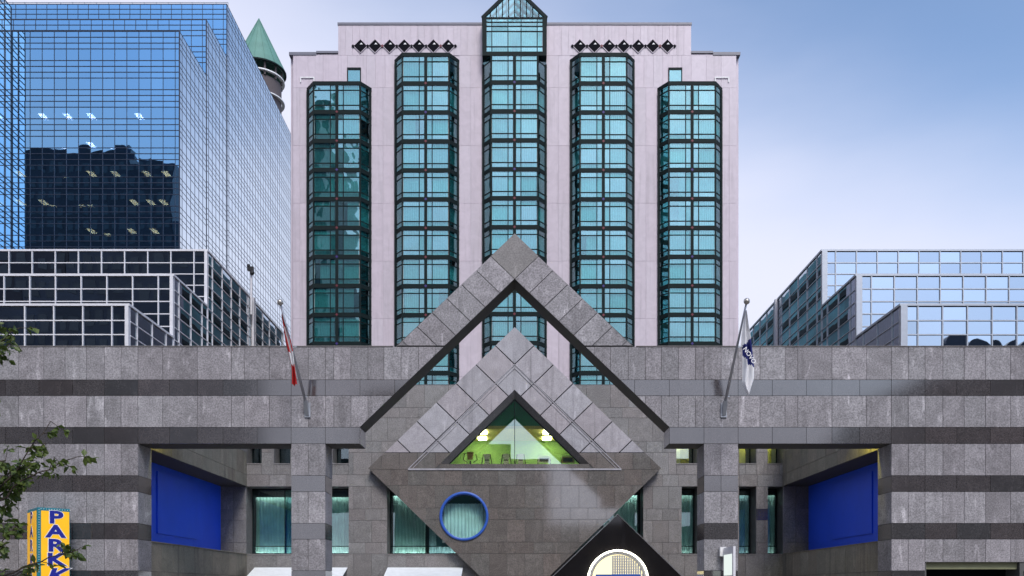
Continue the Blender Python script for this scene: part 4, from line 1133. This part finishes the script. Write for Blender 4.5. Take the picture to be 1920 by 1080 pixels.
for y in yy_ + [YN1]: g_.box(XN - 0.045, XN + 0.05, y - 0.045, y + 0.045, 30, zn)
for k in range(10): g_.box(XN - 1.5 * k - 0.04, XN - 1.5 * k + 0.04, 113.70, 113.78, 30, zn)
for z0, z1, k in zz_: g_.box(XN - 14, XN, 113.69, 113.77, z1 - 0.04, z1 + 0.04)
g_.build('mullion_grid', 'frame_navy', nb)
MB().box(XN - 14, XN - 0.05, 113.79, 113.80, 0, zn - 0.1).build('front_glass', 'glass_office_side', nb)

# ------------------------------------------------------------------ low stepped glass wings left and right of the hotel
YL = [70.0, 79.1, 87.9]
RH = 1.09
ZW = [Z(572, 70.0)]; ZW += [ZW[0] + 5 * RH, ZW[0] + 10 * RH]
XW = 29.8
def wing(sgn, label, fmat, gm_front, gm_side, post_w, half, mod, lit):
    o = empty('glass_wing', (sgn * XW, YL[0], 0), label, 'building')
    f = MB(); cap = MB()
    xend = 52.0
    def fb(x0, x1, *r): f.box(min(sgn * x0, sgn * x1), max(sgn * x0, sgn * x1), *r)
    for ti in range(3):
        y = YL[ti]; zt = ZW[ti]; mt = mod[ti]
        xs = [XW + post_w]; xs.append(xs[0] + half)
        while xs[-1] < xend: xs.append(xs[-1] + mt)
        nr = (4, 5, 5)[ti] + 0
        zz = [zt - 0.12 - RH * k for k in range(nr + 1)]
        cap.box(min(sgn * (XW - 0.1), sgn * xend), max(sgn * (XW - 0.1), sgn * xend), y - 0.1, y + 0.5, zt - 0.08, zt + 0.10)
        for z in zz[1:]: fb(XW, xs[-1], y - 0.09, y + 0.05, z - 0.042, z + 0.042)
        for x in xs: fb(x - 0.045, x + 0.045, y - 0.10, y + 0.05, zz[-1], zt - 0.05)
        fb(XW - 0.02, XW + post_w, y - 0.11, y + 0.3, zz[-1] - 4, zt - 0.05)
        for a, b in zip(xs[:-1], xs[1:]):
            for z1, z0 in zip(zz[:-1], zz[1:]):
                link('pane', pane_mesh(b - a - 0.10, z1 - z0 - 0.09, gm_front), None, o, (sgn * (a + b) / 2, y, (z0 + z1) / 2), (R(random.uniform(-0.3, 0.3)), 0, R(random.uniform(-0.3, 0.3))))
        # side facing the hotel
        y1 = YL[ti + 1] if ti < 2 else 116.5
        ys = [y + 0.25] + [q for q in [71.5 + 2.97 * k for k in range(18)] if y + 0.8 < q < y1 - 0.3] + [y1]
        nrs = (4, 8, 9)[ti]
        zs2 = [zt - 0.12 - RH * k for k in range(nrs + 1)]
        cap.box(min(sgn * (XW - 0.1), sgn * (XW + 0.5)), max(sgn * (XW - 0.1), sgn * (XW + 0.5)), y + 0.5, y1, zt - 0.08, zt + 0.10)
        for z in zs2[1:]: fb(XW - 0.07, XW + 0.05, y + 0.25, y1, z - 0.038, z + 0.038)
        for q in ys[1:]: fb(XW - 0.08, XW + 0.05, q - 0.05, q + 0.05, zs2[-1], zt - 0.05)
        for a, b in zip(ys[:-1], ys[1:]):
            for z1, z0 in zip(zs2[:-1], zs2[1:]):
                if z1 < Z(655, (a + b) / 2) - 1.2: continue
                link('pane', pane_mesh(b - a - 0.10, z1 - z0 - 0.09, gm_side), None, o, (sgn * XW, (a + b) / 2, (z0 + z1) / 2), (0, R(random.uniform(-0.3, 0.3)), R(90 + random.uniform(-0.3, 0.3))))
    f.build('mullion_grid', fmat, o); cap.build('roof_edge', fmat, o)
    # inside: roof decks, slabs, back walls, coloured partitions
    inn = MB(); sl2 = MB()
    for ti in range(3):
        y1 = YL[ti + 1] if ti < 2 else 117.0
        sl2.box(min(sgn * (XW + 0.1), sgn * 60), max(sgn * (XW + 0.1), sgn * 60), YL[ti] + 0.1, y1, ZW[ti] - 0.3, ZW[ti] - 0.1)
        inn.box(min(sgn * (XW + 7), sgn * 60), max(sgn * (XW + 7), sgn * 60), YL[ti] + 7, y1 + 7, 0, ZW[ti] - 0.31)
        for k in range(0, 4):
            zz0 = ZW[ti] - 0.35 - k * 3.27 - 3.27
            sl2.box(min(sgn * (XW + 0.15), sgn * (XW + 7)), max(sgn * (XW + 0.15), sgn * (XW + 7)), YL[ti] + 0.15, y1 - 0.15, zz0 - 0.25, zz0)
            sl2.box(min(sgn * (XW + 7), sgn * 60), max(sgn * (XW + 7), sgn * 60), YL[ti] + 0.15, YL[ti] + 7, zz0 - 0.25, zz0)
    inn.build('inner_wall', 'interior_dark', o); sl2.build('floor_slab', 'slab', o)
    pt = MB()
    random.seed(5 if sgn < 0 else 9)
    for k in range(7):
        y = 89.5 + 3.6 * k
        pt.box(min(sgn * (XW + 2.2), sgn * (XW + 5.5)), max(sgn * (XW + 2.2), sgn * (XW + 5.5)), y, y + 0.15, 24, ZW[2] - 0.6)
    pt.build('partition', 'interior_teal', o)
    MB().box(min(sgn * (XW + 1.2), sgn * (XW + 1.3)), max(sgn * (XW + 1.2), sgn * (XW + 1.3)), 88.5, 93, 26.5, 31.0).build('partition', 'interior_green', o)
    MB().box(min(sgn * (XW + 3.0), sgn * (XW + 3.1)), max(sgn * (XW + 3.0), sgn * (XW + 3.1)), 79.5, 87.0, 20.0, 26.0).build('partition', 'interior_ochre' if lit else 'interior_teal', o)
    if lit:
        for (xx, yy, zz) in ((XW + 1.6, 83.0, ZW[1] - 3.7), (XW + 1.8, 97.0, ZW[2] - 6.9), (XW + 3.5, 88.9, ZW[2] - 3.7)):
            MB().box(min(sgn * xx, sgn * (xx + 0.5)), max(sgn * xx, sgn * (xx + 0.5)), yy - 0.6, yy + 0.6, zz, zz + 0.06).build('ceiling_lamp', 'lamp_yellow', o)
    # post standing in the side wall
    py_ = 102.5
    MB().box(min(sgn * (XW - 0.32), sgn * (XW - 0.05)), max(sgn * (XW - 0.32), sgn * (XW - 0.05)), py_, py_ + 0.5, 20, ZW[2] - (0 if sgn > 0 else -0.2)).build('side_post', 'frame_white', o)
    return o
wing(-1, 'low stepped glass block with white bars and dark panes on the left', 'frame_white', 'glass_mirror', 'glass_low', 0.22, 1.05, (2.24, 2.24, 2.24), False)
wing(1, 'low stepped glass block with silver bars mirroring the sky on the right', 'frame_alu', 'glass_mirror', 'glass_low', 0.45, 0.85, (1.91, 2.0, 2.02), True)
# camera mast on the left block
cm = empty('camera_mast', (-29.3, 102.0, ZW[2]), 'thin white mast topped by dark cameras on the left glass block', 'mast')
zc_ = Z(508, 102.0); xm_ = X(471, 101.8)
MB().tube([(xm_, 101.8, ZW[2] - 2), (xm_, 101.8, zc_)], [0.14, 0.09], 8).build('pole', 'frame_white', cm)
MB().box(xm_ - 0.35, xm_ + 0.30, 101.5, 101.9, zc_ - 0.1, zc_ + 0.35).ball((xm_ + 0.15, 101.6, zc_ - 0.35), 0.28, 8).ball((xm_ - 0.25, 101.6, zc_ + 0.45), 0.2, 8).build('camera_head', 'machine_black', cm)

# ------------------------------------------------------------------ green cone roofed tower behind
YC_ = 240.0
ct = empty('cone_roof_tower', (X(486, YC_), YC_, 0), 'brown tower with green copper cone roof peeping over the glass tower', 'building')
cxx = X(485.5, YC_); zA = Z(35, YC_); rC = 50 * YC_ / F
zr_ = Z(136, YC_)
b = MB().lathe([(0.01, zA - zr_), (rC, 0.0), (rC - 0.25, -0.25), (rC - 0.9, 0.0), (0.01, zA - zr_ - 1.5)], (cxx, YC_, zr_), 48)
b.build('cone_roof', 'copper_green', ct, smooth=False)
sm = MB()
for k in range(16):
    a = 2 * math.pi * k / 16 + 0.1
    sm.bar((cxx + rC * math.cos(a), YC_ + rC * math.sin(a), zr_ + 0.05), (cxx, YC_, zA + 0.05), 0.10, 0.16)
sm.build('roof_seam', 'copper_green', ct)
MB().lathe([(rC + 0.05, -0.3), (rC + 0.05, 0.05), (rC - 0.5, 0.05), (rC - 0.5, -0.3), (rC + 0.05, -0.3)], (cxx, YC_, zr_), 48).build('eaves_ring', 'frame_teal', ct)
rD = 45.5 * YC_ / F
for dz_, th_ in ((2.4, 0.16), (8.0, 0.14)):
    rg = rD * (1.0 if dz_ < 3 else 1.0)
    MB().lathe([(rg + 0.25, -th_), (rg + 0.25, th_), (rg - 0.5, th_), (rg - 0.5, -th_), (rg + 0.25, -th_)], (cxx, YC_, zr_ - dz_), 48).build('pale_ring', 'white_paint', ct)
MB().lathe([(0.01, 0), (rD - 0.6, 0), (rD - 0.6, -90)], (cxx, YC_, zr_ - 3.4), 40).build('shaft', 'tower_stone', ct)
ps = MB()
for k in range(12):
    a = 2 * math.pi * k / 12; ps.box(cxx + (rD - 0.4) * math.cos(a) - 0.2, cxx + (rD - 0.4) * math.cos(a) + 0.2, YC_ + (rD - 0.4) * math.sin(a) - 0.2, YC_ + (rD - 0.4) * math.sin(a) + 0.2, zr_ - 3.4, zr_ + 1.0)
ps.build('gallery_post', 'tower_stone', ct)

# ------------------------------------------------------------------ flags
def flag(name, base_px, tip_px, ytip, cloth, label, glabel, colours, text=None):
    b0 = Vector((X(base_px[0], YW), YW - 0.02, Z(base_px[1], YW))); t0 = Vector((X(tip_px[0], ytip), ytip, Z(tip_px[1], ytip)))
    o = empty('flagpole', b0, label, 'flagpole', 'flagpoles on the granite wall')
    MB().tube([b0, b0 + (t0 - b0) * 0.5, t0], [0.065, 0.055, 0.04], 10).build('pole', 'steel', o, smooth=True)
    MB().ball(t0 + (t0 - b0).normalized() * 0.07, 0.13, 12).build('finial_ball', 'brass_ball', o, smooth=True)
    MB().box(b0.x - 0.13, b0.x + 0.13, YW - 0.06, YW + 0.0, b0.z - 0.35, b0.z + 0.30).bar(b0 + Vector((0, 0, -0.25)), b0 + (t0 - b0) * 0.09, 0.16, 0.16).build('wall_bracket', 'frame_alu', o)
    MB().bar(b0 + (t0 - b0) * 0.13 + Vector((0.14, 0, 0)), b0 + (t0 - b0) * 0.13, 0.05, 0.05).bar(b0 + (t0 - b0) * 0.60, b0 + (t0 - b0) * 0.60 + Vector((0.2, 0, 0.06)), 0.05, 0.06).build('cleat', 'frame_alu', o)
    # hanging cloth
    pts = cloth['edge']; nv, nu = 60, 16
    verts = []; fs = []; mis = []
    def lerp(tab, yv):
        for (ya, xa), (yb, xb) in zip(tab[:-1], tab[1:]):
            if ya <= yv <= yb: return xa + (xb - xa) * (yv - ya) / (yb - ya)
        return tab[-1][1] if yv > tab[-1][0] else tab[0][1]
    y0, y1 = cloth['y']
    for iv in range(nv + 1):
        yv = y0 + (y1 - y0) * iv / nv
        yd = cloth['d'](iv / nv)
        l, r_ = lerp(cloth['l'], yv), lerp(cloth['r'], yv)
        for iu in range(nu + 1):
            tt = iu / nu
            dep = 0.10 * math.sin(tt * 2 * math.pi * 1.6 + iv * 0.05) + 0.03 * math.sin(tt * 17 + iv * 0.13)
            verts.append((X(l + (r_ - l) * tt, yd), yd + dep, Z(yv, yd) + 0.03 * math.sin(tt * 9)))
    for iv in range(nv):
        for iu in range(nu):
            fs.append((iv * (nu + 1) + iu, iv * (nu + 1) + iu + 1, (iv + 1) * (nu + 1) + iu + 1, (iv + 1) * (nu + 1) + iu)); mis.append(cloth['c'](iu / nu, y0 + (y1 - y0) * (iv + 0.5) / nv))
    c = MB(); c.v = verts; c.f = [list(q) for q in fs]; c.mi = mis
    fo = c.build(name, colours, smooth=True)
    tag(fo, glabel, 'flag')
    return fo
def can_c(tu, y):
    if y < 612: return 0 if tu < 0.7 else 1
    if y < 660: return 0 if (tu < 0.45 or tu > 0.9) else (1 if tu < 0.8 else 0)
    if y < 684: return 1 if 0.05 < tu < 0.97 else 0
    return 0
flag('red_flag', (577, 768), (526, 570), 37.0,
     {'edge': None, 'y': (590, 722), 'l': [(590, 527.5), (640, 534), (655, 538), (684, 546), (700, 547), (722, 547)], 'r': [(590, 530), (640, 546), (660, 550), (684, 552.5), (712, 556), (722, 557)], 'd': lambda q: 37.35 + 0.9 * q, 'c': can_c},
     'slanting steel flagpole on the wall left of the gable', 'furled red and white flag hanging on the left flagpole', ['flag_red', 'flag_white'])
def nov_c(tu, y):
    ya = 651 - 16 * tu; yb = 668 + 24 * tu
    return 1 if ya < y < yb else 0
flag('white_flag', (1356.5, 768), (1399.5, 568), 37.0,
     {'edge': None, 'y': (583, 740), 'l': [(583, 1398), (625, 1391), (650, 1389.5), (652, 1393), (720, 1392.5), (735, 1399), (740, 1402)], 'r': [(583, 1399), (610, 1402.5), (635, 1407), (690, 1413.5), (712, 1413), (738, 1405), (740, 1404)], 'd': lambda q: 37.1 + 0.35 * q, 'c': nov_c},
     'slanting steel flagpole on the wall right of the gable', 'white flag with navy band and white letters hanging on the right flagpole', ['flag_white', 'flag_navy'])
def text(name, s, size, m, parent, loc, rot, sx=1.0, bold=0.0, ext=0.004, shear=0.0, align='CENTER'):
    cu = bpy.data.curves.new(name, 'FONT'); cu.body = s; cu.size = size; cu.extrude = ext; cu.offset = bold; cu.shear = shear; cu.align_x = align; cu.resolution_u = 4
    cu.materials.append(M[m])
    tmp = bpy.data.objects.new('t', cu); col.objects.link(tmp); bpy.context.view_layer.update()
    me = bpy.data.meshes.new_from_object(tmp.evaluated_get(bpy.context.evaluated_depsgraph_get())); bpy.data.objects.remove(tmp)
    o = bpy.data.objects.new(name, me); col.objects.link(o); o.location = Vector(loc) - (woff(parent) if parent else Vector((0, 0, 0)))
    if parent: o.parent = parent
    o.rotation_euler = rot; o.scale = (sx, 1, 1)
    return o
wf = bpy.data.objects['white_flag']
text('flag_lettering', 'NOVO', 0.25, 'flag_white', wf, (X(1402.0, 37.0), 36.95, Z(669, 37.0)), (R(90), R(56), 0), sx=1.0, bold=0.004)

# ------------------------------------------------------------------ yellow parking sign
xa, ya, xb, yb = X(70, 38.1), 38.1, X(131, 39.0), 39.0
ztp, zbt = Z(951, 38.1), 0.9
ps_ = empty('parking_sign', (xa, ya, zbt), 'yellow and teal upright sign reading PARK on the left wing of the wall', 'sign')
dvec = Vector((xb - xa, yb - ya, 0)); dl = dvec.length; dvec.normalize(); nvec = Vector((dvec.y, -dvec.x, 0))
xl, yl2 = X(52, 39.6), 39.6
lv = Vector((xl - xa, yl2 - ya, 0)); ll = lv.length; lv.normalize(); nl = Vector((-lv.y, lv.x, 0))
if nl.x > 0: nl = -nl
pl = [(xa, ya), (xb, yb), (xb - 0.55, 39.93), (xl, 39.93), (xl, yl2)]
bdy = MB(); k = len(pl)
bdy.idx([(a, b_, zbt) for a, b_ in pl] + [(a, b_, ztp) for a, b_ in pl], [tuple(range(k - 1, -1, -1)), tuple(range(k, 2 * k))] + [(i, (i + 1) % k, k + (i + 1) % k, k + i) for i in range(k)])
bdy.build('sign_box', 'sign_teal', ps_)
A = Vector((xa, ya, 0))
def on_right(s, z, off=0.0): return A + dvec * s + nvec * off + Vector((0, 0, z))
def on_left(s, z, off=0.0): return A + lv * s + nl * off + Vector((0, 0, z))
mgn = 0.14
MB().idx([on_right(mgn, zbt + 0.1, 0.004), on_right(dl - 0.03, zbt + 0.1, 0.004), on_right(dl - 0.03, ztp - 0.13, 0.004), on_right(mgn, ztp - 0.13, 0.004),
          on_right(mgn, zbt + 0.1, 0.02), on_right(dl - 0.03, zbt + 0.1, 0.02), on_right(dl - 0.03, ztp - 0.13, 0.02), on_right(mgn, ztp - 0.13, 0.02)],
         [(4, 5, 6, 7), (0, 1, 5, 4), (1, 2, 6, 5), (2, 3, 7, 6), (3, 0, 4, 7)]).build('yellow_face', 'sign_yellow', ps_)
MB().idx([on_left(0.18, zbt + 0.1, 0.02), on_left(ll - 0.02, zbt + 0.1, 0.02), on_left(ll - 0.02, ztp - 0.13, 0.02), on_left(0.18, ztp - 0.13, 0.02),
          on_left(0.18, zbt + 0.1, 0.002), on_left(ll - 0.02, zbt + 0.1, 0.002), on_left(ll - 0.02, ztp - 0.13, 0.002), on_left(0.18, ztp - 0.13, 0.002)],
         [(0, 1, 2, 3), (0, 4, 5, 1), (1, 5, 6, 2), (2, 6, 7, 3), (3, 7, 4, 0)]).build('yellow_face', 'sign_yellow', ps_)
bl = MB()
for k in range(26): bl.ball(on_right(0.06, ztp - 0.1 - 0.105 * k, 0.02), 0.018, 6)
for k in range(12): bl.ball(on_right(0.14 + 0.105 * k, ztp - 0.06, 0.02), 0.018, 6)
tag(bl.build('bulb_row', 'sign_white', ps_), kind='stuff')
rz = math.atan2(dvec.y, dvec.x); rzl = math.atan2(-lv.y, -lv.x)
lh = 0.70
sp_ = 26.4 * 38.5 / F
smid = (mgn + dl) / 2
for k, chh in enumerate('PARKK'):
    z = Z(979, 38.5) - sp_ * k
    sh = 0.25 if k == 4 else 0.0
    for mm, bo_, off in (('sign_white', 0.046, 0.022), ('sign_blue', 0.026, 0.030)):
        text('letter', chh, 0.72 if k < 4 else 0.8, mm, ps_, on_right(smid, z - 0.03 - (0.1 if k == 4 else 0), off), (R(90), 0, rz), sx=1.5, bold=bo_, shear=sh)
    for mm, bo_, off in (('sign_white', 0.04, 0.024), ('sign_blue', 0.02, 0.030)):
        text('letter', chh, 0.66, mm, ps_, on_left((ll + 0.16) / 2, z, off), (R(90), 0, rzl), sx=1.2, bold=bo_, shear=sh)

# blade sign on the right column
bs = empty('blade_sign', (9.2, 39, 1.2), 'white lit blade sign sticking out from the right column', 'sign')
MB().box(9.16, 9.26, 38.0, 39.75, 1.2, Z(1028, YW)).build('sign_case', 'frame_white', bs)
MB().box(9.145, 9.159, 38.2, 39.65, 2.3, 3.2).build('lit_face', 'lamp_box', bs)
MB().box(9.146, 9.159, 38.2, 39.65, 1.35, 2.25).build('sign_panel', 'sign_white', bs)
MB().box(9.0, 9.3, 39.70, 39.99, 3.15, 3.55).bar((9.2, 39.6, 3.4), (9.2, 39.95, 3.4), 0.06, 0.06).build('bracket', 'white_paint', bs)

# ------------------------------------------------------------------ street tree at the left edge
random.seed(3)
tr = empty('street_tree', (-9.6, 14.0, 0), 'young leafy tree reaching into the picture from the left edge', 'tree')
base = Vector((-9.6, 14.0, 0))
trunk = [base, base + Vector((0.05, 0, 1.6)), base + Vector((-0.05, 0.1, 3.2)), base + Vector((0.05, 0.05, 4.8)), base + Vector((0.1, 0, 6.4))]
MB().tube(trunk, [0.14, 0.11, 0.09, 0.06, 0.02], 10).build('trunk', 'bark', tr, smooth=True)
YTr = 14.0
def tp(px, py, dy=0.0): return Vector((X(px, YTr + dy), YTr + dy, Z(py, YTr + dy)))
limbs = [ (2.6, [(-40, 960), (20, 895), (95, 790)], 0.0), (2.4, [(-60, 990), (40, 900), (150, 855)], -0.2), (2.3, [(-60, 1000), (10, 920), (85, 830)], 0.3), (1.5, [(-80, 1130), (45, 1062), (146, 1030)], -0.4),
          (4.2, [(-80, 700), (-20, 650), (36, 615)], 0.0), (4.0, [(-80, 720), (-20, 670), (22, 645)], 0.3), (2.2, [(-60, 1010), (0, 960), (35, 905)], 0.5),
          (1.8, [(-80, 1080), (-20, 1040), (30, 985)], -0.5), (3.4, [(-120, 880), (-70, 800), (-30, 760)], 0.4), (3.0, [(-120, 900), (-60, 860), (10, 865)], -0.5), (1.6, [(-70, 1130), (0, 1090), (60, 1062)], 0.0), (2.5, [(-60, 960), (10, 890), (60, 870)], 0.1)]
bw = MB(); lv_ = MB()
def leaf(p, d, s):
    d = Vector(d).normalized(); side = d.cross(Vector((random.uniform(-0.4, 0.4), random.uniform(-1, 1), random.uniform(0.2, 1)))).normalized(); up = side.cross(d)
    a, b_, c_ = p, p + d * s * 0.5 + side * s * 0.33 + up * s * 0.10, p + d * s * 1.05 - up * s * 0.05
    e_ = p + d * s * 0.5 - side * s * 0.33 + up * s * 0.10; mid = p + d * s * 0.5
    t1, t2 = p + d * s * 0.82 + side * s * 0.18, p + d * s * 0.82 - side * s * 0.18
    lv_.idx([a, b_, t1, c_, t2, e_, mid], [(0, 6, 1), (6, 2, 1), (6, 3, 2), (0, 5, 6), (5, 4, 6), (4, 3, 6)])
for h0, path, dy in limbs:
    pts = [base + Vector((0, 0, h0))] + [tp(a, b_, dy * (i + 1) / 3) for i, (a, b_) in enumerate(path)]
    fine = []
    for i in range(len(pts) - 1):
        for k in range(6): fine.append(pts[i].lerp(pts[i + 1], k / 6) + Vector((random.gauss(0, 0.015), random.gauss(0, 0.02), random.gauss(0, 0.015))))
    fine.append(pts[-1])
    n = len(fine)
    bw.tube(fine, [0.022 * (1 - i / n) + 0.004 for i in range(n)], 6)
    low = path[-1][1] > 1000
    for i in range(6, n):
        for _ in range(2 if i < n - 4 else 3):
            if random.random() < (0.8 if low and i < n - 3 else 0.25): continue
            d = Vector((random.gauss(0.35, 0.6), random.gauss(0, 0.6), random.gauss(-0.05, 0.45))); L_ = random.uniform(0.08, 0.28)
            q = fine[i] + d.normalized() * L_
            bw.tube([fine[i], q], [0.006, 0.003], 4, cap=False)
            for __ in range(random.randint(3, 6)):
                pp = fine[i].lerp(q, random.uniform(0.3, 1.0))
                leaf(pp, (random.gauss(0.3, 0.7), random.gauss(0, 0.7), random.gauss(-0.35, 0.5)), random.uniform(0.08, 0.15))
for _ in range(2600):
    th_ = random.uniform(0, 2 * math.pi); rr_ = random.uniform(0.3, 1.5); z = random.uniform(2.6, 6.6)
    p = base + Vector((-0.9 + rr_ * math.cos(th_) * 0.9, rr_ * math.sin(th_), z))
    if p.x > -8.35: continue
    leaf(p, (random.gauss(0, 1), random.gauss(0, 1), random.gauss(-0.3, 0.6)), random.uniform(0.07, 0.12))
bw.build('branches', 'bark', tr, smooth=True)
tag(lv_.build('crown', 'leaf', tr), kind='stuff')

# ------------------------------------------------------------------ buildings across the street, seen only as reflections
def block(name, label, x0, x1, y0, y1, h, fm, cols, rws, wm='facade_window', roof=None):
    o = empty(name, ((x0 + x1) / 2, y1, 0), label, 'building')
    MB().box(x0, x1, y0, y1, 0, h).build('wall', fm, o)
    wb = MB(); dx = (x1 - x0) / cols; dzz = (h - 3) / rws
    for i in range(cols):
        for j in range(rws): wb.box(x0 + dx * (i + 0.18), x0 + dx * (i + 0.82), y1, y1 + 0.06, 3 + dzz * (j + 0.2), 3 + dzz * (j + 0.8))
    tag(wb.build('window_rows', wm, o), kind='stuff')
    if roof: roof(o)
    return o
block('dark_office_block', 'dark tower mirrored in the front of the blue office tower', -165, -92, -60, -10, 117, 'facade_navy', 30, 30, roof=lambda o: MB().box(-165, -104, -60, -12, 117, 121).build('penthouse', 'facade_navy', o))
block('slate_office_block', 'slate glass block mirrored in the dark panes of the left glass wing', -91.9, -37.5, -55, -10, 100, 'facade_slate', 24, 26)
block('brown_brick_block', 'brown block mirrored in the polished half of the diamond wall', -15, -0.5, -40, -10, 21.4, 'facade_green', 6, 5)
block('brick_terrace', 'lower brown block mirrored beside the middle of the gym window', -0.45, 4.6, -36, -10.2, 19.4, 'facade_brown', 3, 5)
block('shop_row', 'low shop row mirrored at the foot of the polished stone', 5.0, 38, -30, -10, 10.5, 'facade_brown', 12, 2)
def vaults(o):
    for k in range(5):
        x = 70.5 + 4.0 * k
        MB().prism([(1.85 * math.cos(math.pi * q / 10), 1.9 * math.sin(math.pi * q / 10)) for q in range(11)], (x + 2, -30, 41.8), (1, 0, 0), (0, 0, 1), (0, -1, 0), -19.9).build('vault', 'facade_slate', o, fix=True)
block('vaulted_block', 'block with rounded roof vaults mirrored low in the right glass wing', 70, 112, -50, -10, 41.8, 'facade_slate', 14, 10, roof=vaults)
def arch(o):
    MB().prism([(12 * math.cos(math.pi * q / 16), 6 * math.sin(math.pi * q / 16)) for q in range(17)], (51, -30, 20.0), (1, 0, 0), (0, 0, 1), (0, -1, 0), -19.9).build('vault', 'facade_navy', o, fix=True)
block('arched_block', 'dark block with one round roof mirrored in the right end of the dark stone band', 39, 69.5, -34, -10, 20.0, 'facade_navy', 10, 5, roof=arch)
